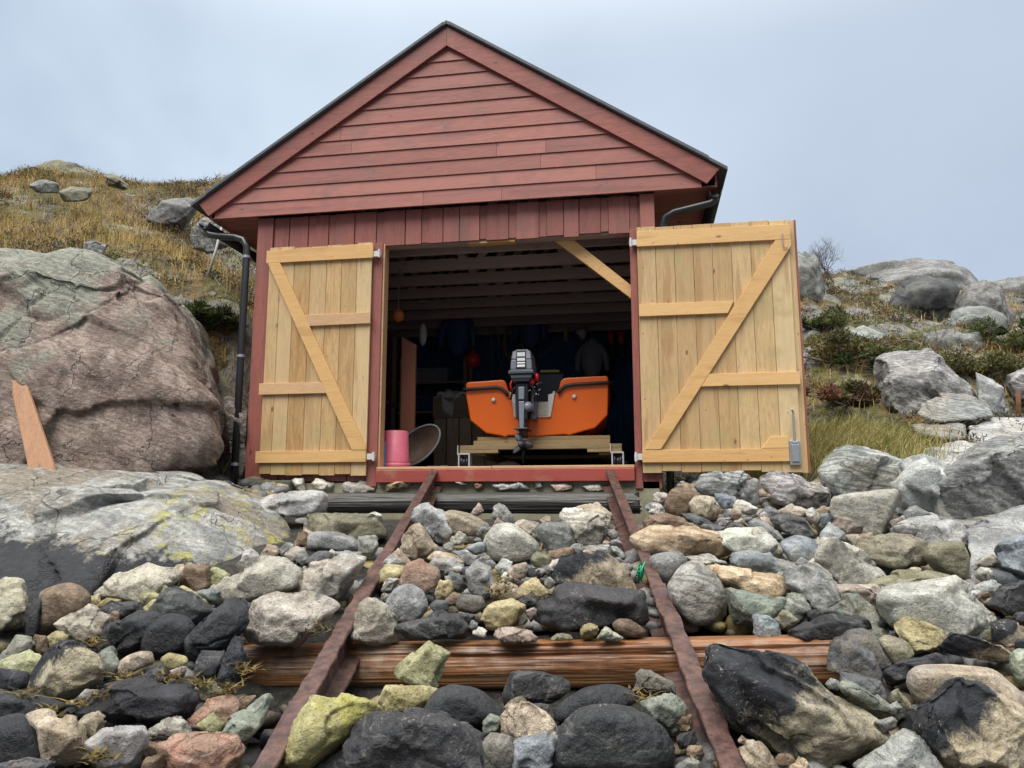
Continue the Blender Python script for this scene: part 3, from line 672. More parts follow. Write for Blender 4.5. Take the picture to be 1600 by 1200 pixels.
# the two plank doors (mesh = planks; ledges, brace, hinges, bolt are its pieces)
def door(edges, z0, z1, y, label):
    m = MB()
    for a, b in zip(edges[:-1], edges[1:]):
        m.box(a+.0018, b-.0018, y-.014, y+.012, z0+rd.uniform(-.018, .012), z1+rd.uniform(-.008, .008))
    o = m.build('door', PINE_Z, house, bevel=.0025); o['label'] = label; return o
def piece(name, poly, y0, y1, mat, par, bev=.003): return MB().prism(poly, y0, y1).build(name, mat, par, bevel=bev)
YL = -.085
dl_ = door([-2.66, -2.53, -2.37, -2.185, -2.0, -1.83, -1.66, -1.495], -.045, 2.40, YL, 'narrower leaf opened back flat against the wall')
y0, y1 = YL-.046, YL-.0145
piece('ledge', [(-2.68, 2.225), (-1.475, 2.225), (-1.475, 2.375), (-2.68, 2.365)], y0, y1, PINE_X, dl_)
piece('ledge', [(-2.17, 1.51), (-1.485, 1.515), (-1.485, 1.635), (-2.215, 1.63)], y0, y1, PINE_GREY, dl_)
piece('ledge', [(-2.69, .79), (-1.925, .79), (-1.985, .905), (-2.69, .91)], y0, y1, PINE_GREY, dl_)
piece('ledge', [(-2.69, .075), (-1.49, .075), (-1.49, .195), (-2.69, .195)], y0, y1, PINE_X, dl_)
piece('brace', [(-2.66, 2.222), (-2.52, 2.222), (-1.49, .22), (-1.49, .198), (-1.64, .198)], y0-.004, y1, PINE_X, dl_)
dr_ = door([1.275+.1825*k for k in range(9)], -.045, 2.395, YL, 'wider leaf swung out past the corner of the house')
piece('ledge', [(1.275, 2.19), (2.745, 2.185), (2.745, 2.335), (1.275, 2.35)], y0, y1, PINE_X, dr_)
piece('ledge', [(1.28, 1.475), (2.125, 1.475), (2.185, 1.595), (1.28, 1.60)], y0, y1, PINE_X, dr_)
piece('ledge', [(1.82, .765), (2.755, .765), (2.755, .885), (1.885, .885)], y0, y1, PINE_X, dr_)
piece('ledge', [(1.275, .045), (2.62, .045), (2.62, .165), (1.275, .165)], y0, y1, PINE_X, dr_)
piece('brace', [(1.30, .168), (1.45, .168), (2.745, 2.12), (2.745, 2.18), (2.60, 2.182)], y0-.004, y1, PINE_X, dr_)
piece('block', [(2.38, .168), (2.62, .168), (2.62, .28), (2.46, .28)], y0, y1, PINE_X, dr_)
o = MB().box(2.738, 2.792, YL+.014, YL+.040, -.06, 2.395).build('closing_strip', PINE_Z, dr_, bevel=.002)
MB().box(2.7925, 2.806, YL-.004, YL+.044, -.06, 2.39).build('painted_edge', RED_Z, dr_)
m = MB(); m.box(2.622, 2.722, YL-.052, YL-.0145, .01, .235); m.box(2.64, 2.705, YL-.066, YL-.0525, .04, .20); m.tube([(2.672, YL-.055, .20), (2.672, YL-.055, .50), (2.655, YL-.075, .525)], .011, 8)
m.box(2.65, 2.695, YL-.0665, YL-.05, .205, .225); m.build('bolt', GALV, dr_, bevel=.003)
m = MB(); m.tube([(2.665, y0-.012, 2.24), (2.665, y0-.018, 2.14), (2.672, y0-.02, 2.10), (2.69, y0-.02, 2.09), (2.70, y0-.02, 2.115)], .006, 6); m.build('hook', GALV, dr_)
def hinge(x, z, s, par):
    m = MB(); m.box(x-.045, x+.045, -.116, -.112, z-.03, z+.03); m.tube([(x-s*.03, -.124, z-.045), (x-s*.03, -.124, z+.045)], .013, 8); m.box(x-.02, x+.05*s if s > 0 else x+.02, -.111, -.056, z-.02, z+.02)
    m.build('hinge', WHITEM, par, bevel=.002)
for z in (2.27, .13): hinge(-1.44, z, -1, dl_)
for z in (2.24, .10): hinge(1.245, z, 1, dr_)

# ------------------------------------------------------------------ rails and sleepers
def rust_material():
    t = NT('rusty_steel'); c = t.obj(); n1 = t.noise(c, 3.2, 6, .65); n2 = t.noise(c, 17, 6, .7); n3 = t.noise(c, 90, 3, .7)
    col = t.mix(t.ramp(n2, .32, .68), (.042, .025, .024), (.145, .076, .060)); col = t.mix(t.ramp(n1, .52, .66), col, (.085, .045, .05))
    col = t.mix(t.math('MULTIPLY', t.ramp(n2, .62, .72), t.ramp(n1, .45, .6)), col, (.34, .135, .045)); col = t.mix(t.math('MULTIPLY', t.ramp(n3, .55, .7), .4), col, (.025, .016, .016))
    h = t.math('ADD', t.math('MULTIPLY', n2, .8), t.math('MULTIPLY', n3, .3))
    return t.fin(col, t.math('ADD', .36, t.math('MULTIPLY', n2, .35)), t.bump(h, .8, .012))
RUST = rust_material()
def beam(P0, P1, flange, height, th, flake, seed, name, par, lowf=None):
    P0, P1 = np.array(P0), np.array(P1); L = np.linalg.norm(P1-P0); d = (P1-P0)/L; s = np.cross(d, SLIP_N); s /= np.linalg.norm(s); n = np.cross(s, d)
    f, g, h, w_ = flange/2, (lowf or flange)/2, height, th*.4
    pr = [(-f, 0), (-f*.5, .003), (0, .004), (f*.5, .003), (f, 0), (f, -th), (w_, -th*1.5), (w_, -h*.5), (w_, -h+th*1.5), (g, -h+th), (g, -h), (0, -h), (-g, -h), (-g, -h+th), (-w_, -h+th*1.5), (-w_, -h*.5), (-w_, -th*1.5), (-f, -th)]
    N = max(8, int(L/.035)); k = len(pr); V = []
    for i in range(N+1):
        p = P0+d*(L*i/N)
        for a, b in pr: V.append(p+s*a+n*b)
    V = np.array(V); V = V+(fbm(V*9, 4, seed)[:, None]*s+fbm(V*11+5, 4, seed+3)[:, None]*n)*flake
    F = [(i*k+j, i*k+(j+1) % k, (i+1)*k+(j+1) % k, (i+1)*k+j) for i in range(N) for j in range(k)]
    me = bpy.data.meshes.new(name); me.from_pydata([tuple(v) for v in V], [], F+[tuple(range(k))[::-1], tuple(range(N*k, N*k+k))])
    b = bmesh.new(); b.from_mesh(me); bmesh.ops.recalc_face_normals(b, faces=b.faces); b.to_mesh(me); b.free()
    o = link(name, me, RUST, par); o.modifiers.new('edge', 'BEVEL').width = .004; return o
def rail(px, py, joint, label, off):
    top = wp(px, py, slip_depth(px, py)); P = lambda y: top+RAIL_DIR*((y-top[1])/RAIL_DIR[1])
    e = empty('slip_rail', P(joint), label, 'rail', 'rails of the boat slip')
    a = P(joint-.12)+SLIP_N*.0; beam(P(-.02), a, .080, .175, .015, .0018, off, 'upper_length', e, .150)
    beam(P(joint+.06)+SLIP_N*.006, P(-6.9)+SLIP_N*.004, .092, .19, .02, .008, off+7, 'lower_length', e, .170)
    m = MB(); s = np.cross(RAIL_DIR, SLIP_N)
    for sg in (-1, 1):
        for k in range(2):
            c = P(joint-.05+k*.10)+s*sg*.03-SLIP_N*.055; m.sphere(c, .016, 8)
    m.build('joint_bolts', RUST, e)
    m = MB(); c = P(-.06)-SLIP_N*.01; M_ = Matrix.Translation(c+np.array([0, .02, .03])); m.box(-.045, .045, -.02, .10, -.03, .02, M=M_); m.tube([c+np.array([-.08, .03, .035]), c+np.array([.13, .05, .04])], .014, 8)
    m.build('end_shoe', plain('black_iron_%d' % off, (.02, .018, .018), .6, .3, .3, 20, .4), e)
    return e, P
RL, PL = rail(678, 735, -2.45, 'rusty steel rail rising past the bright yellow boulder towards the pink tub', 5)
RR, PR_ = rail(953, 735, -2.95, 'rusty steel rail with a green rope knot, passing the long black-and-tan boulder', 15)

def log(P0, P1, r, mat, name, label, seed, cracks=9, flat=.15):
    P0, P1 = np.array(P0), np.array(P1); L = np.linalg.norm(P1-P0); d = (P1-P0)/L; s = np.cross(d, [0, 0, 1.]); s /= np.linalg.norm(s); u = np.cross(s, d)
    N, K = int(L/.02), 132; rg = np.random.default_rng(seed); ang = np.linspace(0, 2*math.pi, K, endpoint=False); V = np.zeros((N+1, K, 3))
    T = np.linspace(0, L, N+1)
    ca = rg.uniform(0, 2*math.pi, cracks); cw = rg.uniform(.018, .055, cracks); cdp = rg.uniform(.10, .30, cracks); c0 = rg.uniform(-.3, .55, cracks)*L; c1 = c0+rg.uniform(.35, .9, cracks)*L
    A, TT = np.meshgrid(ang, T); Pn = np.stack([np.cos(A)*2.2, np.sin(A)*2.2, TT*1.3], -1).reshape(-1, 3)
    R_ = r*(1+.05*fbm(Pn, 4, seed).reshape(A.shape)+.02*fbm(Pn*[4, 4, .8], 3, seed+2).reshape(A.shape))
    wob = .06*vnoise(np.stack([T*2.0, 0*T, 0*T], 1), seed+1)[:, None]
    for k in range(cracks):
        da = np.abs((A+wob-ca[k]+math.pi) % (2*math.pi)-math.pi); env = sstep(c0[k], c0[k]+.2, TT)*(1-sstep(c1[k]-.2, c1[k], TT))
        R_ -= r*cdp[k]*np.exp(-(da/cw[k])**2)*env
    R_ = np.where(np.sin(A) > .8, np.minimum(R_, r*(1-flat*.6)/np.maximum(np.sin(A), .3)), R_)
    jag = .05*vnoise(np.stack([np.cos(ang)*3, np.sin(ang)*3, 0*ang], 1), seed+8)
    along = TT.copy(); along[:3] += jag[None, :]*1.0; along[-3:] += -jag[None, :]
    V = P0+d*along[..., None]+(s*np.cos(A)[..., None]+u*np.sin(A)[..., None])*R_[..., None]
    F = [(i*K+j, i*K+(j+1) % K, (i+1)*K+(j+1) % K, (i+1)*K+j) for i in range(N) for j in range(K)]
    me = bpy.data.meshes.new(name); me.from_pydata([tuple(v) for v in V.reshape(-1, 3)], [], F+[tuple(range(K))[::-1], tuple(range(N*K, N*K+K))])
    at = me.attributes.new('tint', 'FLOAT', 'POINT'); at.data.foreach_set('value', np.floor(((A.reshape(-1)+.3)/(2*math.pi)*5) % 5).astype(np.float32)*.19+.05)
    b = bmesh.new(); b.from_mesh(me); bmesh.ops.recalc_face_normals(b, faces=b.faces); b.to_mesh(me); b.free()
    o = link(name, me, mat, smooth=False); return tag(o, label, 'log', 'sleeper logs under the rails')
log(wp(386, 1041, 4.28), wp(1297, 1030, 3.80), .122, OLDLOG, 'sleeper_log', 'orange-brown split log lying across the slip under both rails', 3, 15)
log((-1.87, -.36, -.335), (1.22, -.34, -.335), .102, GREYLOG, 'sleeper_log', 'dark grey weathered log along the foot of the boathouse sill', 9, 5, .05)

# ------------------------------------------------------------------ boat, motor, trolley
BY = 1.0; zp = lambda py: 1.04-(py-598)*.00735; xp = lambda px: (px-840)*.0074
boat = empty('boat', (.108, BY, .41), 'orange open motorboat seen from its square stern inside the boathouse', 'boat')
BR = Matrix.Translation((.108, BY, 0)) @ Matrix.Rotation(R(3.0), 4, 'Z')
OUT = [(-.815, 1.02), (-.80, 1.045), (-.40, 1.065), (-.365, 1.055), (-.345, 1.02), (-.325, .95), (-.30, .90), (-.285, .865), (-.255, .86), (-.235, .64), (.145, .64), (.165, .86), (.20, .865), (.225, .90), (.255, .95), (.275, 1.03), (.30, 1.06), (.34, 1.075), (.80, 1.09), (.815, 1.06),
       (.815, .95), (.80, .64), (.66, .50), (.42, .435), (.36, .415), (.33, .43), (0, .41), (-.32, .425), (-.36, .405), (-.40, .42), (-.58, .455), (-.76, .60), (-.815, .90)]
def pz(poly, y0, y1, tint=.5):
    m = MB().prism(poly, y0, y1, tint); m.v = [tuple(BR @ Vector(v)) for v in m.v]; return m
pz(OUT, 0, .06).build('transom', ORANGE, boat, bevel=.024)
SEC = [(-.815, 1.03), (-.818, .90), (-.765, .60), (-.58, .455), (-.33, .425), (0, .41), (.33, .425), (.58, .455), (.765, .60), (.818, .90), (.815, 1.05)]
vs, fs = [], []; ST = [(.055, 1.0, 0), (.6, 1.035, 0), (1.3, 1.03, .005), (2.0, .93, .02), (2.7, .68, .07), (3.2, .36, .16), (3.5, .03, .32)]
n_ = len(SEC)
for ins in (0, 1):
    for (yy, k, up) in ST:
        for (a, b) in SEC:
            q = 1-.05*ins; bb = b+up*(1.25 if b < .8 else .6)+(.03*ins if b < 1.0 else 0); vs.append(tuple(BR @ Vector((a*k*q, yy, bb))))
for i in range(len(ST)-1):
    for j in range(n_-1):
        fs.append((i*n_+j, i*n_+j+1, (i+1)*n_+j+1, (i+1)*n_+j)); o2 = len(ST)*n_
        fs.append((o2+i*n_+j, o2+(i+1)*n_+j, o2+(i+1)*n_+j+1, o2+i*n_+j+1))
    for j in (0, n_-1): fs.append((i*n_+j, (i+1)*n_+j, o2+(i+1)*n_+j, o2+i*n_+j))
MB().add(vs, fs, .5).build('hull', ORANGE, boat, True)
for s, pts in ((-1, [(-.845, .3, .975), (-.835, -.01, .955), (-.80, -.03, .955), (-.45, -.03, .975), (-.39, -.03, .955), (-.345, -.03, .91), (-.325, -.03, .875)]), (1, [(.25, -.03, .89), (.28, -.03, .935), (.33, -.03, .975), (.42, -.03, .99), (.80, -.03, 1.005), (.838, -.01, 1.005), (.85, .3, 1.01)])):
    more = [(s*.86*k, yy, .985+up*.7) for (yy, k, up) in ST[1:]]
    pts = (more[::-1]+pts) if s < 0 else (pts+more)
    MB().tube([BR @ Vector(p) for p in pts], .02, 8).build('rub_strip', BLACKRUB, boat, True)
pz([(-.30, .885), (-.265, .885), (-.235, .645), (.145, .645), (.17, .885), (.215, .885), (.215, .92), (.19, .92), (.15, .80), (-.245, .80), (-.29, .92), (-.31, .92)], -.012, -.002).build('motor_pad', PLY, boat)
pz([(-.29, .89), (-.225, .89), (-.225, .64), (.135, .64), (.135, .88), (.21, .90), (.16, .63), (-.25, .63)], -.025, -.0125).build('pad_trim', WHITEM, boat)
m = MB()
for (a, b) in ((-.49, .83), (.43, .855)):
    m.lathe([(.0, -.03), (.02, -.03), (.026, -.012), (.026, .0)], BR @ Vector((a, -.0, b)), 'y', 14)
m.build('drain_fitting', WHITEM, boat, True)
for a in (-.50, -.42): pass
m = MB(); m.box(-.05, .30, .55, .85, .75, 1.23, M=BR); m.build('console', MDARK, boat, bevel=.02)
m = MB(); m.box(.0, .24, .56, .75, 1.235, 1.27, M=BR); m.build('cushion', YELLOWP, boat, bevel=.01)
for yy in (.75, 1.7): MB().box(-.74, -.08, yy, yy+.25, .78, .82, M=BR).build('thwart', ORANGE, boat, bevel=.01)

mot = empty('outboard_motor', (-.005, .72, .10), 'grey outboard motor with striped white panel on the orange stern', 'motor')
MY = .62; mx = lambda px: -.03+(px-822.5)*.00705; mz = lambda py: 1.43-(py-543)*.00715
def tap(z0, z1, w0, w1, y0, y1, dy0=0, dy1=0, cx=-.01, tint=.5):
    return [(cx-w0, y0+dy0, z0), (cx+w0, y0+dy0, z0), (cx+w0, y1, z0), (cx-w0, y1, z0), (cx-w1, y0+dy1, z1), (cx+w1, y0+dy1, z1), (cx+w1, y1-.02, z1), (cx-w1, y1-.02, z1)]
BXF = [(0, 3, 2, 1), (4, 5, 6, 7), (0, 1, 5, 4), (1, 2, 6, 5), (2, 3, 7, 6), (3, 0, 4, 7)]
cw = MB().add(tap(1.195, 1.32, .128, .122, MY, 1.02, 0, .005), BXF).add(tap(1.322, 1.43, .120, .105, MY+.003, 1.0, 0, .02), BXF).add(tap(1.432, 1.455, .09, .07, MY+.04, .95, 0, .02), BXF).build('cowl', MLITE, mot, bevel=.014)
MB().add(tap(1.205, 1.425, .062, .056, MY-.010, MY+.05, 0, .02), BXF).build('panel', MDARK, cw, bevel=.004)
m = MB()
for z0, z1 in ((1.355, 1.405), (1.30, 1.335), (1.268, 1.285), (1.225, 1.255)): m.add(tap(z0, z1, .046, .046, MY-.014+.02*(z0-1.205)/.22, MY+.03, 0, .004), BXF)
m.build('panel_stripes', DECAL, cw)
MB().add(tap(1.145, 1.18, .148, .150, MY-.025, 1.04), BXF).add(tap(1.155, 1.196, .135, .135, MY-.005, 1.02), BXF).build('cowl_rim', MGREY, mot, bevel=.006)
MB().add(tap(1.05, 1.143, .095, .130, MY+.005, .98), BXF).build('lower_pan', MDARK, mot, bevel=.01)
MB().add(tap(1.095, 1.135, .118, .125, MY-.004, MY+.1), BXF).build('pan_band', MGREY, mot, bevel=.004)
MB().add(tap(.60, 1.048, .060, .075, MY+.05, .90), BXF).build('midsection', MDARK, mot, bevel=.015)
MB().add(tap(.84, .99, .032, .036, MY+.01, MY+.06), BXF).add(tap(.50, .82, .026, .033, MY+.02, MY+.10), BXF).build('exhaust_cover', MLITE, mot, bevel=.008)
m = MB(); m.box(.075, .135, .80, .98, .62, .98); m.box(-.11, -.07, .80, .98, .66, .98); m.tube([(.10, .80, .70), (.10, .80, .92)], .03, 10); m.build('clamp_bracket', MGREY, mot, bevel=.006)
m = MB(); m.sphere((.055, .70, .76), .062, 14); m.build('filter_bowl', MLITE, mot, True)
m = MB(); m.box(.14, .175, .70, .85, 1.08, 1.16); m.sphere((.10, .72, 1.06), .04, 10); m.build('red_knob', REDB, mot, True)
m = MB(); m.tube([(-.12, .75, 1.12), (-.155, .74, 1.04), (-.14, .74, .97)], .016, 8); m.build('tiller_lever', REDB, mot, True)
rg_ = random.Random(5); m = MB()
for k in range(14): m.sphere((.06+rg_.uniform(0, .15), .70+rg_.uniform(0, .08), .91+rg_.uniform(0, .16)), rg_.uniform(.006, .014), 7)
m.build('bolt_heads', GALV, mot, True)
m = MB(); m.tube([(.03, .7, 1.05), (.11, .69, 1.0), (.15, .72, .9), (.12, .78, .84)], .011, 7); m.tube([(-.05, .7, 1.05), (-.12, .69, .96), (-.15, .75, .86), (-.2, .95, .9)], .011, 7); m.build('cables', BLACKRUB, mot, True)
MB().add(tap(.40, .60, .036, .045, .70, .90, 0, -.01), BXF).add(tap(.485, .50, .085, .085, .58, .92), BXF).build('gearcase', MDARK, mot, bevel=.01)
m = MB(); m.lathe([(.002, -.16), (.03, -.15), (.052, -.05), (.058, .08), (.04, .2), (.005, .26)], (-.01, .74, .31), 'y', 16); m.prism([(-.02, .27), (0, .27), (0, .10), (-.018, .10)], .72, .88); m.build('torpedo', MDARK, mot, True)
m = MB()
for a in (-.35, 1.75, 3.85):
    vs = []; nu = 7
    for i in range(nu):
        rr = .045+i*.0155; wd = .055*math.sin(math.pi*(.2+.75*i/(nu-1)))+.012
        for s in (-1, 1):
            aa = a+s*wd/rr*.55; tw = s*(.045-.003*i)
            for th_ in (-.003, .003): vs.append((-.01+rr*math.sin(aa), .615+tw+th_, .31+rr*math.cos(aa)))
    for i in range(nu-1):
        q = i*4; m.add([vs[q+j] for j in range(8)], [(0, 2, 6, 4), (1, 5, 7, 3), (0, 4, 5, 1), (2, 3, 7, 6), (0, 1, 3, 2), (4, 6, 7, 5)], .5)
m.lathe([(.0, -.06), (.02, -.055), (.036, .0), (.036, .06)], (-.01, .60, .31), 'y', 14)
m.build('propeller', MGREY, mot, True)

mot.scale = (.95, 1, .925)
tr = empty('boat_trolley', (.13, 1.0, .03), 'low wooden trolley with white steel brackets carrying the orange boat', 'trolley')
m = MB(); m.box(-.76, 1.06, .93, 1.06, .262, .312, .1); m.box(-.76, -.32, .928, 1.05, .222, .260, .5); m.box(.68, 1.06, .928, 1.05, .222, .260, .3); m.build('cross_beam', TROLLEYW, tr, bevel=.004)
m = MB(); m.box(-.62, .93, 1.0, 1.12, .315, .368, .8); m.box(-.58, .93, 1.02, 1.14, .370, .412, .4); m.build('bunk_boards', TROLLEYW, tr, bevel=.004)
MB().box(-.76, 1.06, 2.8, 2.93, .262, .312).build('cross_beam', TROLLEYW, tr)
for a in (-.62, .80): MB().box(a, a+.12, 1.07, 2.78, .20, .26).build('side_beam', TROLLEYW, tr)
for x0 in (-.775, .945):
    for yy in (.93, 2.8):
        m = MB(); m.box(x0, x0+.135, yy-.035, yy+.12, .205, .221); m.box(x0, x0+.016, yy-.034, yy+.10, .06, .2045); m.box(x0+.119, x0+.135, yy-.034, yy+.10, .06, .2045); m.box(x0-.012, x0-.002, yy-.03, yy+.05, .205, .31)
        b_ = m.build('wheel_bracket', WHITEM, tr, bevel=.002)
        MB().lathe([(.01, -.045), (.075, -.045), (.082, -.03), (.06, -.015), (.06, .015), (.082, .03), (.075, .045), (.01, .045)], (x0+.0675, yy+.035, .115), 'x', 18).build('wheel', MDARK, b_, True)

# ------------------------------------------------------------------ odds and ends in the doorway
o = empty('tub', (-1.325, .33, .028), 'pink plastic tub upside down in the doorway beside the leaf hinge', 'tub')
MB().lathe([(.0, .40), (.118, .40), (.132, .385), (.146, .07), (.150, .06)], (-1.325, .33, .028), 'z', 36).build('tub_wall', PINKP, o, True)
MB().lathe([(.150, .058), (.165, .055), (.165, .03), (.168, .0), (.155, .0)], (-1.325, .33, .028), 'z', 36).build('rim', PINKP, o, True)
tag(MB().prism([(-1.43, .03), (-1.372, .03), (-1.378, .30), (-1.425, .30)], .145, .155).build('plastic_panel', BLUEP, None, bevel=.002), 'thin blue plastic panel squeezed between door jamb and pink tub', 'panel')
o = empty('wheelbarrow_tray', (-1.18, .62, .05), 'grey oval barrow tray tipped on edge behind the pink tub', 'barrow tray')
M_ = Matrix.Translation((-1.17, .66, .29)) @ Matrix.Rotation(R(-38), 4, 'Y') @ Matrix.Rotation(R(72), 4, 'X')
m = MB().lathe([(.30, .02), (.285, .0), (.18, -.10), (.0, -.12)], (0, 0, 0), 'z', 32); m.v = [tuple(M_ @ Vector((v[0], v[1]*.62, v[2]))) for v in m.v]; m.f = m.f[:-2]; m.build('shell', GREYP, o, True)
m = MB().lathe([(.29, .015), (.275, .002), (.17, -.085), (.0, -.10)], (0, 0, 0), 'z', 32); m.v = [tuple(M_ @ Vector((v[0]*.97, v[1]*.60, v[2]))) for v in m.v]; m.f = m.f[:-2]; m.build('lining', RUSTB, o, True)
m = MB(); q = [(.30*math.cos(t), .186*math.sin(t), .02) for t in np.linspace(0, 2*math.pi, 33)]; m.tube([M_ @ Vector(p) for p in q], .012, 6); m.build('rolled_edge', GREYP, o, True)
tag(MB().prism([(-1.465, .0), (-1.30, .0), (-1.30, 1.50), (-1.36, 1.53), (-1.475, 1.60)], .92, .965).build('leaning_board', wood('reddish_board', (.30, .115, .065), (.17, .06, .038), 'z', knots=.3), None, bevel=.003), 'reddish board standing upright inside the doorway behind the barrow tray', 'board')
def hung_ball(c, r, top, mat, label, cat='float'):
    o = empty('ball_float', (c[0], c[1], c[2]-r), label, cat)
    MB().sphere(c, r, 24, sq=(1, 1, 1.06)).lathe([(.0, r*1.32), (r*.2, r*1.3), (r*.26, r*.95)], c, 'z', 12).build('ball', mat, o, True)
    MB().tube([(c[0], c[1], c[2]+r*1.25), (c[0]+.01, c[1], top)], .006, 6).build('cord', ROPE, o, True)
hung_ball((-1.56, 1.02, 1.88), .075, 2.47, ORB, 'small faded orange ball float hanging by the side wall indoors')
hung_ball((-1.205, 3.6, 1.81), .115, 2.47, REDB, 'bright red ball float hanging above the slatted crate')
o = empty('crate', (-1.13, 2.75, -.02), 'tall brown slatted wooden crate with cloth on top, standing left of the boat', 'crate')
m = MB(); x = -1.52
while x < -.72: m.box(x, x+.165, 2.60, 2.622, -.02, 1.0); x += .178
m.build('front_slats', CRATEW, o, bevel=.003)
m = MB(); m.box(-1.54, -.70, 2.575, 2.598, .82, 1.10); m.build('top_board', wood('crate_top', (.27, .18, .11), (.13, .08, .05), 'x', knots=.6), o, bevel=.003)
m = MB(); m.box(-1.53, -1.51, 2.625, 3.2, -.02, 1.09); m.box(-.73, -.71, 2.625, 3.2, -.02, 1.09); m.box(-1.50, -.74, 3.18, 3.2, -.02, 1.09); m.build('sides', CRATEW, o)
MB().box(-1.54, -.70, 2.6, 3.2, 1.102, 1.125).build('lid', CRATEW, o, bevel=.003)
nx_, ny_ = 26, 18; P = []
for j in range(ny_):
    for i in range(nx_):
        u, v = i/(nx_-1), j/(ny_-1); xx = -1.48+.44*u; yy = 2.50+.42*v
        zz_ = 1.14+.045*math.sin(u*9+v*4)*math.sin(v*7+1)+.06*v*(1-u)
        if v < .28: zz_ -= (.28-v)*(1.1 if .18 < u < .55 else .25); yy = max(yy, 2.55)
        P.append((xx, yy, zz_+.03))
me = np_mesh('cloth', P, np.array([[j*nx_+i, j*nx_+i+1, (j+1)*nx_+i+1, (j+1)*nx_+i] for j in range(ny_-1) for i in range(nx_-1)]))
o = link('cloth', me, CLOTH, smooth=True); o.modifiers.new('thick', 'SOLIDIFY').thickness = .006; tag(o, 'crumpled pale cloth draped over the top of the slatted crate', 'cloth')
for (px, ln, label) in ((955, .30, 'red oblong gear piece hanging on the blue back wall, left of its twin'), (971, .30, 'red oblong gear piece hanging on the blue back wall nearest the door jamb')):
    c = wp(px, 523, 13.0); o = empty('hanging_float', (c[0], c[1], c[2]-.2), label, 'float', 'red gear hanging on the back wall')
    MB().sphere(c, .17, 14, sq=(.42, .42, 1.1)).build('float_body', REDB, o, True)
    MB().tube([c+np.array([0, 0, .15]), c+np.array([0, .02, .42])], .008, 6).build('cord', ROPE, o, True)
    MB().box(c[0]-.06, c[0]+.06, c[1]-.03, c[1]+.03, c[2]-.42, c[2]-.20).build('dark_cuff', MDARK, o, bevel=.02)
c = wp(908, 520, 12.2)
o = link('bag', np_mesh('bag', [c+np.array(v) for v in [(-.12, 0, .05), (.12, .02, .10), (.05, -.03, -.12), (-.03, .04, -.10), (-.02, -.06, .0), (.06, .07, .02)]], np.array([[0, 4, 1], [4, 2, 1], [0, 3, 4], [3, 2, 4], [0, 1, 5], [1, 2, 5], [2, 3, 5], [3, 0, 5]])), CLOTH); tag(o, 'small pale crumpled bag hanging near the back wall above the boat', 'bag')
c = wp(884, 522, 12.4); tag(MB().sphere(c, .07, 10, sq=(.6, .6, 1.9)).build('hanging_glove', YELLOWP, None, True), 'dull yellow object hanging below the pale bag indoors', 'glove')
m = MB()
for (a, b, c_, d_) in ((766, 505, 768, 590), (768, 505, 782, 540), (790, 505, 788, 560), (797, 510, 797, 545), (783, 560, 778, 592)): m.tube([wp(a, b, 12.6), wp((a+c_)/2+2, (b+d_)/2, 12.65), wp(c_, d_, 12.6)], .012, 6)
tag(m.build('hanging_ropes', ROPE, None, True), 'loose rope ends hanging in front of the blue back wall', 'rope')
tag(MB().tube([wp(845, 558, 11.8), wp(870, 537, 12.0), wp(900, 515, 12.2)], .008, 6).build('rope', ROPE, None, True), 'single thin rope slanting up from the motor to the pale bag', 'rope')
c = np.array([-.30, 1.5, .07]); tag(MB().sphere(c, .13, 14, sq=(1.3, .8, .75)).build('bag', CLOTH, None, True), 'guessed pale sack lying on the floor under the boat trolley', 'bag')  # sack guessed from an indistinct shape
m = MB(); c = wp(800, 540, 12.7)
for k in range(4): m.tube([c+np.array([.16*math.cos(a)+.012*k, -.02*k, .26*math.sin(a)+.015*k]) for a in np.linspace(0, 6.2, 22)], .013, 6)
tag(m.build('guessed_coil', ROPE, None, True), 'guessed rope coil hanging on the back wall behind the motor', 'rope')  # coil guessed from an indistinct dark shape
tag(MB().tube([wp(655, 470, 11.0), wp(700, 478, 11.6), wp(760, 486, 12.2)], .02, 7).build('guessed_pole', CRATEW, None, True), 'guessed long thin pole stowed under the roof beams near the side wall', 'pole')  # pole guessed from an indistinct dark shape
c = wp(642, 664, 9.6); o = empty('bottle', (c[0], c[1], c[2]-.09), 'small white bottle on the low shelf by the side wall indoors', 'bottle')
MB().lathe([(.0, -.09), (.032, -.09), (.034, .04), (.015, .07)], c, 'z', 12).build('bottle_body', WHITEM, o, True); MB().lathe([(.016, .07), (.016, .095), (.0, .095)], c, 'z', 10).build('cap', BLUEP, o, True)
tag(MB().box(c[0]-.22, c[0]+.12, c[1]-.05, c[1]+.5, c[2]-.115, c[2]-.09).build('shelf_board', TRUSS, None), 'low wall shelf indoors carrying the small white bottle', 'shelf')
c = wp(661, 523, 10.2); tag(MB().sphere(c, .09, 12, sq=(.6, .5, 1.7)).build('hanging_rag', CLOTH, None, True), 'pale rag hanging on the dark side wall above the shelf', 'rag')
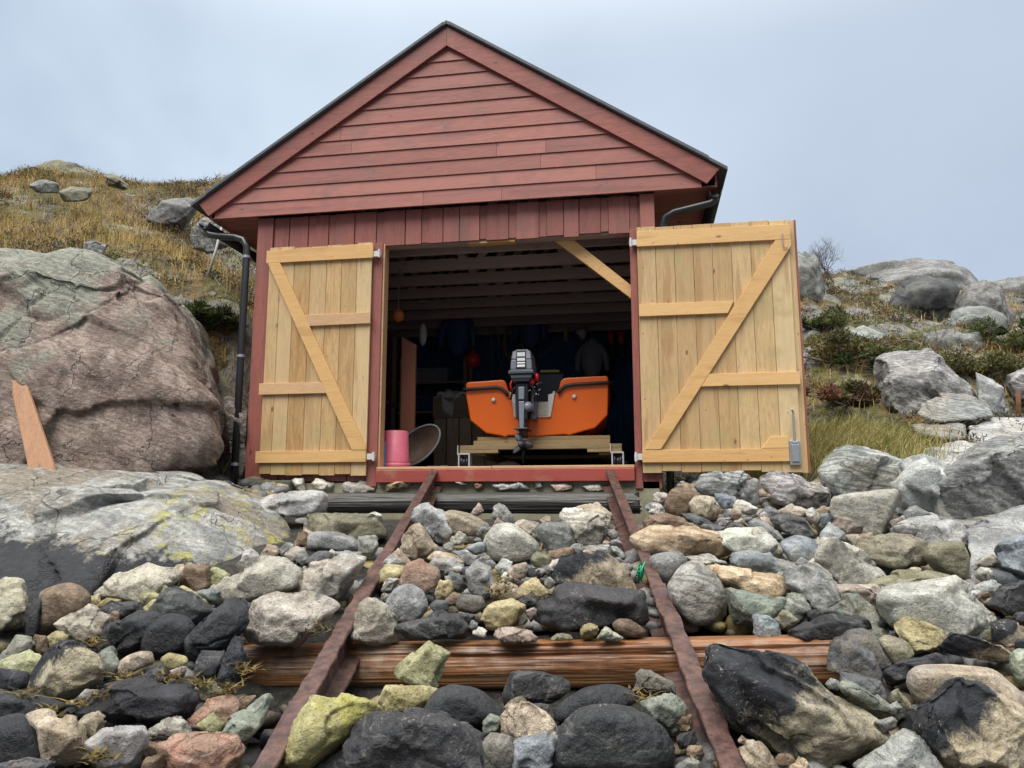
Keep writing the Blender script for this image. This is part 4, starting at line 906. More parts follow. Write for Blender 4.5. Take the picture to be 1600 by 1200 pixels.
# leaning plank, posts, sticks, rope knot
D0, D1 = 6.72, 7.12; pl_ = [(46, 741), (88, 740), (41, 600), (38, 582), (30, 577), (26, 592), (19, 595), (19, 614)]
f_ = [wp(x, y, D0+(D1-D0)*(740-y)/160) for x, y in pl_]; n_ = len(pl_); bk = [p+FWD*.03 for p in f_]
tag(MB().add(f_+bk, [tuple(range(n_))[::-1], tuple(range(n_, 2*n_))]+[(i, (i+1) % n_, n_+(i+1) % n_, n_+i) for i in range(n_)], .3).build('leaning_plank', PLANKW, None, bevel=.003), 'pointed broken plank leaning against the big lichen boulder', 'plank')
tag(MB().tube([wp(1592, 668, 8.7), wp(1591, 610, 8.7)], .026, 10).build('iron_post', RUSTPOST, None, True), 'short rusty iron post standing on the grey bedrock', 'post')
tag(MB().tube([wp(346, 355, 9.7), wp(337, 392, 9.6), wp(325, 430, 9.5)], [.012, .016, .02], 7).build('pole', plain('bleached_stick', (.45, .43, .40), .8), None, True), 'bleached slanting pole standing in the grass by the downpipe', 'pole')
m = MB(); rg_ = random.Random(9); c = PR_(-2.6)+np.array([-.055, 0, -.02])
for k in range(9):
    q = [c+np.array([rg_.gauss(0, .016), rg_.gauss(0, .03), rg_.gauss(-.01, .032)]) for _ in range(6)]; m.tube(q, .0045, 5)
tag(m.build('rope_knot', GREENR, None, True), 'small tangle of bright green rope caught on the rusty rail', 'rope')

sh = empty('stand_in_rack', (-2.45, 4.9, -.02), 'invented shelf rack standing in for dark clutter by the back wall beside the crate', 'shelf')  # rack and its boxes invented to stand in for indistinct dark clutter
for x0 in (-2.72, -1.62):
    for y0 in (4.75, 5.15): MB().box(x0, x0+.06, y0, y0+.06, -.02, 2.1).build('upright', CRATEW, sh)
for z in (.6, 1.15, 1.65): MB().box(-2.74, -1.54, 4.73, 5.24, z, z+.035).build('shelf_board', CRATEW, sh)
GEAR = [plain('gear_grey', (.30, .31, .33), .6), plain('gear_navy', (.05, .09, .22), .7), plain('gear_green', (.10, .22, .14), .6), plain('gear_white', (.60, .60, .58), .5)]
for x0, w_, z, h_, k, lb in ((-2.62, .34, .637, .30, 3, 'invented white box on the lowest board of the stand-in rack'), (-2.15, .42, .637, .22, 2, 'invented green crate on the lowest board of the stand-in rack'), (-2.55, .40, 1.187, .26, 1, 'invented navy box on the middle board of the stand-in rack'),
                         (-2.05, .30, 1.187, .32, 0, 'invented grey box on the middle board of the stand-in rack'), (-2.45, .55, 1.687, .24, 0, 'invented long grey box on the top board of the stand-in rack')):
    o = empty('stand_in_box', (x0+w_/2, 4.95, z), lb, 'box', 'invented boxes on the stand-in rack')  # invented box, part of the guessed clutter
    MB().box(x0, x0+w_, 4.79, 5.14, z, z+h_*.8).build('box_body', GEAR[k], o, bevel=.01); MB().box(x0-.012, x0+w_+.012, 4.778, 5.152, z+h_*.8+.001, z+h_).build('lid', GEAR[k], o, bevel=.01)
def jacket(px, py, d, k, s, lb):  # invented garment standing in for indistinct dark clutter
    c = wp(px, py, d); o = empty('stand_in_jacket', (c[0], c[1], c[2]-.4*s), lb, 'jacket', 'invented clothes on the back wall')
    MB().sphere(c, .36*s, 18, sq=(.55, .28, 1.05)).build('jacket_body', GEAR[k], o, True)
    for sg in (-1, 1): MB().tube([c+np.array([sg*.13*s, 0, .24*s]), c+np.array([sg*.25*s, -.02, .02]), c+np.array([sg*.27*s, -.03, -.24*s])], [.07*s, .06*s, .045*s], 8).build('sleeve', GEAR[k], o, True)
    MB().tube([c+np.array([0, .02, .3*s]), c+np.array([0, .03, .52*s])], .012, 6).build('loop', ROPE, o)
jacket(715, 520, 12.2, 1, 1.0, 'invented navy jacket shape hanging above the red ball float')
jacket(925, 560, 12.4, 0, .9, 'invented grey jacket shape hanging behind the starboard side of the boat')
jacket(828, 512, 12.5, 1, .9, 'invented navy jacket shape hanging directly above the motor')
# ------------------------------------------------------------------ stones of the shore, read off the photograph: crop, kind, description, outline
CROPS = dict(A=(0, 680, 3.5556), B=(0, 880, 3.5556), D=(380, 720, 3.8095), E=(380, 940, 3.8095), F=(780, 740, 3.8095), G=(780, 940, 3.8095), H=(1180, 700, 3.8095), I=(1180, 920, 3.8095), K=(1200, 360, 3.0), J=(0, 350, 3.0), P=(0, 0, 1.0), Q=(980, 720, 5.0), L=(0, 200, 3.529))
STONES = """
B pgreen|mottled pale green boulder|0,150 60,120 125,135 150,215 145,330 90,390 -60,400 -80,250|*the pale green boulder
B dark|black sliver stone|150,240 220,220 215,330 185,400 135,390
B brown|brown-pink rounded boulder|235,170 330,125 420,130 490,190 480,280 340,330 280,400 190,405 215,290|*the brown-pink boulder
B yellow|yellow-brown stone|475,190 550,170 560,215 520,245 480,245
B tan|layered tan stone|335,335 480,250 550,290 620,300 580,400 470,430 390,400|*the layered tan stone
B yellow|yellow cobble|260,420 310,378 375,405 360,450 290,490 258,450
B barn|black and white speckled slab|620,110 820,20 920,55 960,100 860,170 780,220 640,190 570,160|*the black and white speckled slab
B otan|orange triangular stone|920,45 1030,0 1040,40 1000,100 960,90
B brown|dark brown blocky stone|1040,20 1150,15 1160,130 1080,160 1000,150
B ygreen|yellow-green cobble|1145,60 1190,30 1270,50 1270,110 1190,130 1140,100
P barn|long grey barnacled boulder|346,917 382,885 440,880 468,893 470,915 410,935 365,945 346,938|*the long barnacled boulder
B blue|grey-blue stone|1105,160 1180,135 1240,160 1230,220 1150,210
B yellow|yellow stone|530,215 590,190 660,210 640,260 540,265
B ygreen|pale yellow cobble|770,190 830,165 880,175 860,230 790,235
B ygreen|greenish yellow stone|840,140 910,130 940,170 900,230 840,200
B yellow|ochre cobble|800,250 860,200 900,230 870,290 810,280
B dspk|dark striped stone|520,250 640,220 770,225 790,270 700,300 600,290
B dspk|black stone with grey tip|850,290 960,150 1010,140 1190,260 1110,350 1060,330 960,300|*the black stone with grey tip
B yellow|thin yellow slab|1010,150 1040,142 1165,222 1160,248 1110,248
B dark|angular black stone|600,330 700,275 800,290 860,310 850,420 790,440 750,490 600,480 555,450|*the angular black stone
B dark|rounded black stone with red underside|790,420 830,340 940,290 1040,310 1075,370 1030,460 930,490 800,480
B dark|tilted black stone with red foot|1030,450 1120,330 1260,205 1330,240 1330,360 1250,470 1110,530 1040,510|*the tilted black stone
B dark|narrow upright black stone|1200,620 1290,420 1380,400 1390,500 1330,620 1250,690 1195,680
B dspk|black wedge stone|1050,580 1110,490 1240,480 1220,560 1190,620 1060,620
B two|boulder black above and rust brown at one end|170,680 300,460 370,425 470,440 540,530 550,650 450,700 290,745 190,710|*the black and rust boulder
B green|dark green slanted stone|0,540 90,410 170,420 185,490 130,500 30,545
B brown|dark brown stone|190,410 250,420 280,500 230,530 180,480
B ygreen|yellow-green low stone|0,560 150,495 220,520 240,580 170,610 0,590
B dark|black rounded stone|0,590 150,610 160,680 90,700 0,690
B green|dark green stone|560,490 620,480 660,560 640,640 560,640 550,560
B tan|tan-green rounded stone|640,580 700,520 790,490 840,500 850,560 780,590 690,620 645,615
B yellow|oval yellow cobble|895,530 940,500 1030,520 1040,550 980,585 910,570
B pink|purple-pink pebble|950,590 1010,570 1030,590 1010,640 960,630
B dark|large flat black slab|330,850 480,770 600,700 800,660 1050,670 1085,720 1050,830 980,870 820,890 600,860 400,890|*the flat black slab
B dark|small black hump stone|780,660 830,600 900,570 940,610 920,660
B dark|low black stone|0,740 60,730 200,750 340,790 300,830 170,850 60,850 0,870
B dark|smooth black round boulder|-40,890 80,850 170,860 230,960 270,1080 200,1140 -40,1140|*the smooth black round boulder
B tan|tan-brown upright boulder|165,860 250,850 330,890 460,910 500,1000 480,1100 330,1150 280,1140 230,960|*the tan-brown upright boulder
B tan|green-tan stone|410,890 520,825 580,870 590,950 530,1010 480,960
B grey|grey granite block|520,1020 600,950 780,930 810,980 780,1090 700,1150 600,1140|*the grey granite block
B pale|pale tan stone|810,930 960,860 1020,870 1035,940 920,1010 830,1000
B red|large red-orange boulder|915,1010 970,970 1160,950 1290,970 1310,1090 1290,1180 960,1180|*the red-orange boulder
B brown|brown-red stone|800,1100 900,1060 960,1150 780,1170
B green|green striped stone with black base|1245,920 1310,850 1480,750 1510,770 1440,870 1340,1010 1280,1000
B ygreen|light yellow-green stone|1100,900 1180,845 1240,890 1220,940 1120,930
B red|reddish brown stone|1060,850 1150,770 1270,750 1300,800 1240,880 1150,850 1070,900
B brown|brown cobble|1300,800 1340,745 1420,740 1400,790 1290,840
B dgrey|low grey-brown stone|-20,1120 150,1090 290,1120 290,1180 -20,1180
B grey|small grey stone|440,750 500,690 560,700 500,770 450,780
B pink|pale pink pebble|360,780 430,755 420,790 370,800
D lgrey|flat grey ledge slab|65,270 150,225 300,200 450,200 440,300 330,320 190,325 100,300|*the ledge slab
D olive|rough mortared rubble lump under the log end|400,335 600,325 700,345 830,330 830,440 690,480 560,440 420,450
D grey|grey wedge stone|690,460 780,450 830,470 760,560 690,545
D brown|brown gritty stone|330,440 390,430 390,520 345,555 300,510
D grey|grey sloping stone|540,545 640,555 720,540 690,600 560,575
D lgrey|pale grey stone|830,640 880,560 950,600 930,640 860,650
D tan|pink-tan slab|880,560 930,530 1000,610 985,650 950,640
D pale|pale pebble|595,390 640,378 690,400 680,440 610,440
D pale|round pale stone|700,390 770,365 810,380 800,440 720,440
D pale|half round pale stone|715,330 780,305 820,320 820,360 730,360
D grey|wide grey rounded stone|385,470 430,430 560,430 660,470 690,530 600,560 500,540 390,520|*the wide grey stone
D dgrey|dark grey oval stone|370,600 450,540 510,540 530,580 470,610 390,620
D grey|grey pebble|320,560 360,540 390,580 360,620 325,600
D grey|lilac-grey stone|250,560 310,510 370,520 330,600 261,605
D otan|orange-tan stone|95,590 140,510 210,520 200,570 130,610
D lgrey|pale grey flat pebble|0,545 50,530 95,570 90,600 0,600
D yellow|flat yellow pebble|0,605 60,598 80,615 30,630 0,628
D grey|mid grey cobble|205,540 270,490 300,500 260,560 220,600
D pale|big pale greenish boulder|290,790 330,680 400,610 540,570 690,600 620,730 540,830 400,870|*the big pale boulder
D lgrey|pale grey low boulder|100,790 160,730 290,710 330,780 250,810 110,830
D barn|barnacle crusted boulder with pale top|60,990 95,850 200,810 420,830 500,880 430,1000 370,1060 130,1080 60,1040|*the barnacle crusted boulder
D dark|black pebble|160,700 200,670 260,700 240,730 180,730
D tan|cream stone with rusty face|940,520 960,450 1030,385 1080,440 1130,520 1110,570 1020,610 960,590|*the cream stone
D lgrey|slanted blue-grey block|1010,340 1060,285 1120,280 1200,340 1250,420 1230,475 1150,450 1060,390|*the slanted blue-grey block
D tan|smooth beige stone|1190,320 1250,300 1350,320 1450,380 1400,440 1300,440 1240,400
D white|small white-green stone|1240,450 1275,415 1330,460 1310,490 1230,495
D grey|grey cobble|1390,400 1440,370 1470,400 1440,470 1390,450
P pale|rounded pale green-grey boulder|759,845 775,822 800,820 820,833 838,850 835,868 800,877 768,872|*the rounded pale boulder
D pink|small pink stone|1480,400 1515,345 1560,380 1500,400
D blue|blue-grey peaked stone|1490,280 1530,255 1600,330 1600,390 1550,360 1460,340
D pink|pink-grey pointed stone|1355,320 1400,250 1430,300 1380,330
D otan|rounded orange-tan stone|1100,580 1150,540 1260,560 1320,610 1260,630 1130,600
D lgrey|pale blue-grey oblong stone|1120,620 1150,585 1240,590 1310,625 1310,660 1180,660
D grey|speckled grey cobble|1185,700 1250,675 1330,690 1330,750 1280,785 1200,740
D red|red-brown block|950,720 985,640 1060,615 1140,660 1150,740 1060,780 980,760|*the red-brown block
D yellow|yellow-tan stone|780,750 850,630 940,640 960,670 900,700 820,740
D white|white cobble|830,770 860,710 930,705 950,740 890,790
D grey|round grey-brown stone|845,870 900,780 980,750 1060,780 1090,860 1060,920 980,960 900,950|*the round grey-brown stone
D dgrey|dark grey oval cobble|1110,860 1150,830 1210,835 1220,890 1150,910
D dgrey|dark blue oval stone|1270,850 1310,800 1420,810 1440,870 1380,910 1290,890
D yellow|white and yellow striped stone|1155,790 1180,715 1230,710 1250,760 1210,820 1165,820
D brown|brown rounded cobble|1200,830 1250,785 1300,800 1270,850 1220,870
D blue|blue-grey blocky stone|1330,660 1380,610 1460,640 1480,760 1430,810 1360,770
D lgrey|light grey cobble|1395,590 1430,555 1475,590 1460,640 1400,620
D lgrey|light grey pebble|1510,630 1545,585 1590,600 1570,660 1520,670
D barn|speckled pale triangular stone|650,1020 700,870 770,825 830,870 890,940 900,1060 780,1070|*the speckled triangular stone
D dspk|long black mottled slab|890,990 1040,950 1140,910 1290,910 1340,990 1310,1060 1000,1065|*the black mottled slab
D yellow|yellow and pink block|1420,950 1470,870 1580,850 1640,880 1620,960 1540,990 1440,1000|*the yellow and pink block
D white|white pebble|1360,1030 1400,985 1455,1010 1440,1055
D grey|narrow grey pebble|1335,1000 1360,945 1410,960 1400,990 1360,1020
P pink|pale pink low stone|758,999 770,986 800,980 830,984 850,1000 800,1006
D blue|dark blue-grey cobble|1250,545 1310,540 1380,570 1380,620 1320,610
D blue|smooth blue-grey stone|1330,520 1400,485 1440,490 1450,540 1380,560
E ygreen|yellow-green block resting on the orange log|870,460 900,400 1060,300 1125,240 1260,290 1240,360 1160,510 1060,510 900,495|*the yellow-green block
E yellow|squat yellow-tan stone|770,640 800,540 840,505 1040,510 1140,530 1165,570 1110,680 900,705 780,690|*the squat yellow-tan stone
E byel|bright yellow lichen boulder|210,1000 300,760 420,590 570,605 720,640 755,690 700,740 560,850 470,920 380,1010|*the bright yellow boulder
P dspk|broad black boulder|470,1225 515,1172 560,1142 595,1122 640,1118 710,1115 742,1140 754,1170 752,1225|*the broad black boulder
P dark|domed black stone|660,1120 684,1082 711,1072 747,1079 774,1100 787,1116 760,1135 690,1140
E green|small grey-green stone|1430,720 1470,675 1520,700 1520,760 1440,790
E dgrey|dark blue-grey boulder|1430,850 1480,800 1580,830 1620,900 1620,1010 1430,1010
E yellow|half hidden yellow stone|570,600 640,570 690,590 690,630
F tan|peach coloured stone|90,310 160,275 230,300 250,350 260,390 220,400 150,350
F grey|square blue-grey block|245,300 400,305 440,330 440,440 300,450 270,390
F brown|flat brown stone|285,455 440,440 445,480 310,500
F white|big whitish angular boulder|400,270 430,235 590,240 640,270 680,360 650,420 590,430 480,440 440,350|*the big whitish boulder
F tan|brown flat stone|470,210 580,180 680,240 660,270 600,250 480,230
F pale|small pale stone|385,230 420,200 470,205 460,235 400,250
F lgrey|flat grey stone|505,430 650,430 675,490 540,480
F lgrey|pale grey wedge stone|660,440 700,430 760,490 740,510
F olive|brown-green pebble|195,510 230,470 290,490 300,540 250,570 210,550
F pale|pale grey wedge|280,580 320,520 360,505 360,560 300,600
F two|long tan boulder with black underside|290,600 360,510 490,480 680,500 760,560 810,690 700,700 580,660 330,650|*the long tan boulder
F dspk|large black boulder with barnacled top|200,880 300,650 430,640 700,700 840,720 880,880 780,920 600,890 500,920 330,930|*the barnacle-topped black boulder
F yellow|yellow-tan knobbly stone|100,690 150,650 250,625 290,690 230,730 130,720
F lgrey|pale grey cobble|0,590 20,510 75,530 70,570 20,610
F pink|pink-grey rounded stone|30,610 80,550 160,530 170,580 150,620 50,630
F dark|black flat cobble|165,570 240,570 280,600 240,620 170,610
F green|grey-green pebble|100,840 140,820 170,880 110,900
F pink|pinkish pebble|150,820 210,800 230,840 190,880
F yellow|orange-yellow corner stone|480,985 490,910 540,890 600,910 600,970 560,990
F pgreen|pale green triangular stone|580,990 630,900 740,985 700,1000
F brown|yellow-brown rounded stone|655,900 700,855 780,860 830,890 890,940 840,985 760,980 700,950
F olive|low grey-green stone|280,990 340,950 420,960 440,990
Q brown|layered brown-grey stone|110,560 190,440 290,415 420,450 480,500 440,530 300,510 180,580
Q otan|wide orange-tan slab|130,620 260,530 420,525 600,570 800,640 820,690 770,770 640,740 440,720 200,720|*the wide orange-tan slab
Q grey|rounded grey-green stone|180,760 280,720 400,715 465,780 400,880 300,950 230,900
Q lgrey|tall pale grey oval boulder|330,990 440,830 540,795 640,860 740,980 760,1120 700,1250 500,1260 380,1120|*the tall oval boulder
Q pale|flat pale stone|440,760 640,740 770,790 780,830 600,820
Q otan|orange-tan boulder with grey face|570,810 720,830 1000,890 1140,900 1250,990 1220,1080 1100,1130 900,1110 780,1000 690,910|*the orange-tan boulder
Q green|dark grey-green stone with black foot|770,1020 900,1110 1100,1120 1200,1090 1190,1230 1000,1290 800,1250
Q brown|rounded brown boulder|300,340 360,230 470,220 560,270 480,350 430,420 330,420|*the rounded brown boulder
Q tan|reddish tan stone|490,340 560,290 660,285 720,400 700,450 600,450 520,410
Q lgrey|pale grey stone by the drain pipe|205,260 310,250 330,300 280,340 220,320
Q pale|pale slanted stone|180,400 190,330 260,340 300,410 220,430
Q gneiss|big banded grey boulder|560,200 640,110 860,95 960,140 930,230 890,300 760,270 620,270|*the banded grey boulder
Q grey|squarish grey stone|910,270 950,160 1010,170 1030,350 960,330
Q blue|blue-grey flat stone|690,270 790,265 860,310 830,340 730,370
Q white|white-pink stone|840,370 880,320 980,340 1030,380 1000,440 880,400
Q dgrey|dark grey flat stone|520,500 640,500 760,530 780,560 660,570 560,540
Q dgrey|dark grey low stone|410,430 500,420 620,450 700,500 600,500 480,470
Q lgrey|lilac-white cobble|690,490 730,450 800,455 830,490 760,520
Q dgrey|black and brown stone|770,520 820,480 900,490 960,540 860,540
Q tan|small beige stone|830,480 890,450 940,510 900,500
Q grey|grey sloping stone|920,470 1000,455 1100,500 1210,600 1200,640 1080,570 960,540
Q pale|pale yellow-green slab|700,580 860,555 1040,550 1150,620 1210,700 1180,750 1060,720 860,680 790,640|*the pale yellow-green slab
Q blue|flat blue-grey slab|790,780 830,720 960,710 1140,750 1300,800 1370,840 1240,900 1100,900 960,880|*the flat blue-grey slab
Q tan|pale tan flat stone|1170,400 1290,355 1400,380 1390,440 1260,440
Q dgrey|dark grey sloping slab|1160,470 1250,420 1380,460 1440,540 1460,600 1340,590 1210,540
Q grey|grey rounded cobble|1030,420 1110,355 1170,390 1160,440 1080,450
Q pink|pink-grey stone|1010,440 1110,450 1200,540 1180,570 1080,490
Q pale|mottled pale stone|1400,390 1450,370 1510,460 1480,500 1420,460
H gneiss|leaning banded slab|35,180 100,155 220,170 330,260 430,260 400,330 340,350 200,350 60,240|*the leaning banded slab
H gneiss|big fractured grey block|430,150 560,60 760,60 860,130 840,290 790,330 500,300 490,200|*the fractured grey block
H lgrey|smooth grey block|500,300 810,265 830,300 770,460 750,510 640,510 480,400|*the smooth grey block
H lgrey|upright grey block with pink top edge|850,190 910,130 1010,110 1130,160 1200,330 1210,400 1060,400 880,340|*the pink-edged grey block
H grey|grey bedrock slab with orange stain|1140,180 1250,90 1380,40 1600,30 1700,150 1700,310 1500,370 1330,420 1230,400|*the orange-stained bedrock
H grey|small grey block|890,390 960,365 1060,400 1050,440 920,470
H pink|small pinkish block|810,440 880,410 900,460 820,490
H lgrey|long pale grey slab|790,510 960,450 1170,445 1210,520 1200,570 1060,570 990,600 900,590|*the long pale slab
H olive|olive oblong boulder|640,600 700,535 800,525 980,570 1010,640 960,710 780,735 690,700 640,650|*the olive oblong boulder
H tan|tan stone|540,530 680,520 650,600 600,600
H olive|rounded boulder with yellow lichen cap|1015,640 1040,580 1120,560 1230,570 1265,650 1260,780 1220,800 1090,730|*the yellow-capped boulder
H white|whitish angular block|360,690 440,560 520,535 640,640 760,770 680,800 520,820 440,760|*the whitish angular block
H blue|egg-shaped blue-grey stone|155,570 260,525 340,545 400,640 340,710 220,680|*the egg-shaped stone
H grey|long grey-brown boulder|170,770 250,710 390,720 490,830 530,900 480,960 420,1000 330,930 250,870|*the long grey-brown boulder
H pgreen|greenish white stone|150,940 200,860 290,890 340,960 260,1030 190,1010
H olive|olive stone|120,1020 160,960 260,1030 170,1090
H pink|pinkish grey stone|500,830 600,825 700,820 745,880 740,970 650,930 540,890
H olive|flat olive slab|710,800 850,735 1010,740 1160,780 1000,800 820,820 730,850
H pale|large white and olive boulder|750,880 790,830 1000,790 1180,780 1290,900 1400,950 1430,1060 1320,1110 1120,1150 900,1150 780,1040|*the white and olive boulder
H yellow|ochre speckled stone|840,1060 920,1030 1100,1090 1140,1160 1060,1210 930,1200
H green|dark green slanted slab|460,980 560,900 620,890 720,1000 780,1100 700,1110 620,1050
H dark|flat black stone|180,1080 300,1040 560,985 660,1020 700,1100 560,1160 250,1170 190,1150
H blue|dark blue-grey stone|-10,1000 80,995 150,1050 180,1150 -10,1150
H two|tan stone with black foot|1430,1050 1540,1040 1580,1140 1540,1170 1420,1150
H tan|small tan cobble|360,375 400,345 450,360 445,400 380,400
H blue|blue-grey cobble|390,400 440,395 480,430 440,460 400,450
H lgrey|pale grey stone|375,500 440,465 520,510 540,540 450,580 380,560
H pink|pink triangular stone|490,400 560,420 670,500 560,520 470,470
H pale|pale cream stone|0,500 80,510 150,600 140,650 60,640 0,620
P two|long boulder black above and tan below|1086,1008 1105,998 1170,1020 1215,1045 1300,1075 1360,1110 1392,1155 1370,1195 1310,1215 1240,1185 1170,1140 1095,1060|*the long black-and-tan boulder
I dgrey|dark grey hooked stone|450,400 480,330 560,310 680,390 760,500 740,545 640,520 520,500 450,480|*the dark hooked stone
I dgrey|grey rounded stone|510,310 560,250 650,245 740,310 830,440 750,470 660,400 560,330
I dgrey|flat dark grey stone|530,510 640,530 760,560 800,640 780,680 650,630 540,580
I olive|olive-grey rounded stone|740,310 780,280 900,320 940,390 880,430 820,440
I dark|low black slab|760,490 900,440 1090,390 1180,440 1000,460 880,530 820,560
I two|black stone with tan flank|1110,360 1180,275 1300,290 1440,360 1530,420 1500,490 1340,460 1180,430
I tan|big brown oval boulder|880,530 930,450 1020,440 1250,450 1420,470 1560,580 1660,680 1640,760 1450,680 1280,640 1150,640 960,690 900,620|*the brown oval boulder
I two|large two-tone boulder|830,850 940,700 1100,640 1200,590 1330,600 1500,690 1680,790 1680,1120 1250,1130 1090,1110 960,960|*the large two-tone boulder
I grey|pale-veined grey wedge|540,1090 720,980 900,850 950,870 1120,1090 1100,1160 560,1160|*the pale-veined grey wedge
I green|dark mottled slab|530,590 600,580 850,740 800,780 720,770 560,640
I blue|small blue-grey stone|395,570 450,535 520,560 510,600 430,600
I olive|olive pebble|810,610 850,600 870,680 820,670
I olive|small olive stone|860,620 940,700 890,730
I grey|grey flat cobble|770,700 840,680 885,720 850,750 800,740
I pgreen|pale green mottled stone|1510,380 1600,365 1640,540 1560,540 1520,470
I tan|tan-grey stone|-60,900 60,930 170,1080 -20,1110
I otan|rust orange stone|200,1080 260,1010 330,1050 330,1090
I blue|blue-grey small slab|720,790 830,770 850,830 770,850
G dspk|black stone with white specks|15,560 90,430 250,418 400,430 450,470 430,540 300,600 150,610 30,620|*the white-specked black stone
G dark|smooth black dome|300,640 400,560 500,500 640,480 760,510 830,560 820,620 700,640 540,640 420,690 320,730
G dspk|broad rounded black boulder|265,960 320,780 380,690 500,610 700,600 850,640 960,710 1050,830 1065,940 1000,1010 600,1020 300,1010|*the broad rounded black boulder
G tan|tan speckled stone|0,730 70,660 130,600 180,620 270,690 315,750 290,790 160,820 50,830 5,800|*the tan speckled stone
G olive|small olive grey stone|40,630 90,570 150,565 175,600 100,640
G blue|sloping blue-grey stone|60,880 160,820 310,800 330,850 260,1010 30,1010
G dgrey|black pebble|200,610 310,615 300,650 230,650
G dgrey|dark green-grey stone|795,530 800,430 830,395 900,410 1040,490 1060,570 950,560 900,520 830,560
G green|grey-green slanted stone|850,600 930,520 1080,610 1100,660 1060,760 1020,780 900,680
G grey|low grey stone|1050,970 1120,930 1190,950 1210,1010 1050,1010
G green|mossy dark green stone|1290,590 1400,620 1500,690 1440,760 1360,740
G tan|grey-tan stone|1430,870 1510,860 1600,920 1640,1010 1480,1010
G otan|small orange-brown stone|1420,830 1450,805 1520,850 1480,860
"""
LINES = {'the left rail': [(668, 735), (400, 1200)], 'the right rail': [(953, 735), (1140, 1200)], 'the orange sleeper log': [(400, 1040), (1280, 1035)], 'the dark sleeper log': [(498, 786), (990, 786)]}
def segd(p, a, b):
    p, a, b = map(np.array, (p, a, b)); d = b-a; t = np.clip(np.dot(p-a, d)/np.dot(d, d), 0, 1); q = a+d*t; return np.linalg.norm(p-q), q
stones = []
for ln in STONES.strip().split('\n'):
    a, desc, pts, *rest = ln.split('|'); cr, ty = a.split(); ox, oy, sc = CROPS[cr]
    P = [(ox+float(q.split(',')[0])/sc, oy+float(q.split(',')[1])/sc) for q in pts.split()]
    stones.append(dict(ty=ty, desc=desc, P=P, key=rest[0][1:] if rest else None, c=np.mean(P, 0)))
def where(s, skip=()):
    "short phrase tying a stone to the marked things around it"
    L = []
    for k, (a, b) in LINES.items():
        d, q = segd(s['c'], a, b); L.append((d*.8, k, q))
    for o in stones:
        if o is not s and o['key']: L.append((np.linalg.norm(o['c']-s['c']), o['key'], o['c']))
    L = sorted([l for l in L if l[1] not in skip], key=lambda l: l[0]); a = L[0]; va = a[2]-s['c']
    for b in L[1:7]:
        vb = b[2]-s['c']
        if np.dot(va, vb) < -.1*np.linalg.norm(va)*np.linalg.norm(vb): return 'between %s and %s' % (a[1], b[1]), a[1]
    return ('just above ' if va[1] > 0 else 'just below ')+a[1], a[1]
used = set()
def inside(p, P):
    c = False
    for i in range(len(P)):
        (x0, y0), (x1, y1) = P[i-1], P[i]
        if (y0 > p[1]) != (y1 > p[1]) and p[0] < (x1-x0)*(p[1]-y0)/(y1-y0)+x0: c = not c
    return c
rgf = random.Random(21); fills = []; KEEP = [(LINES['the left rail'], 28), (LINES['the right rail'], 28), (LINES['the dark sleeper log'], 22), (LINES['the orange sleeper log'], 58)]
for _ in range(16000):
    if len(fills) >= 100: break
    px, py = rgf.uniform(0, 1600), rgf.uniform(775, 1195)
    if px < 480 and py < 935-(px-250)*.25: continue
    if px > 1270 and py < 870-(1600-px)*.28: continue
    p = np.array((px, py)); d = 99
    for (a, b), w_ in KEEP: d = min(d, segd(p, a, b)[0]-w_)
    for s in stones+fills:
        if np.linalg.norm(s['c']-p) > 190: continue
        if inside(p, s['P']): d = -1; break
        for i in range(len(s['P'])): d = min(d, segd(p, s['P'][i-1], s['P'][i])[0])
        if d < 7: break
    if d < 5.5+4*max(0, (py-950)/250): continue
    r = min(d*1.45, 34); n_ = rgf.choice((6, 7, 8)); a0 = rgf.uniform(0, 6); e = rgf.uniform(.7, 1.0)
    P = [(px+r*rgf.uniform(.85, 1.2)*math.cos(a0+k*6.283/n_), py+r*e*rgf.uniform(.8, 1.1)*math.sin(a0+k*6.283/n_)) for k in range(n_)]
    low = py > 930
    ty, nm = rgf.choice([('dark', 'black stone'), ('dgrey', 'dark grey stone'), ('dspk', 'black speckled stone'), ('olive', 'olive stone'), ('brown', 'brown stone')] if low else [('grey', 'grey stone'), ('lgrey', 'pale grey stone'), ('tan', 'tan stone'), ('dgrey', 'dark grey stone'), ('blue', 'blue-grey stone'), ('pale', 'whitish stone')])
    fills.append(dict(ty=ty, desc=nm+' wedged', P=P, key=None, c=np.array((px, py)), fill=1))
stones += fills
DEPTH = {'the orange-stained bedrock': None}
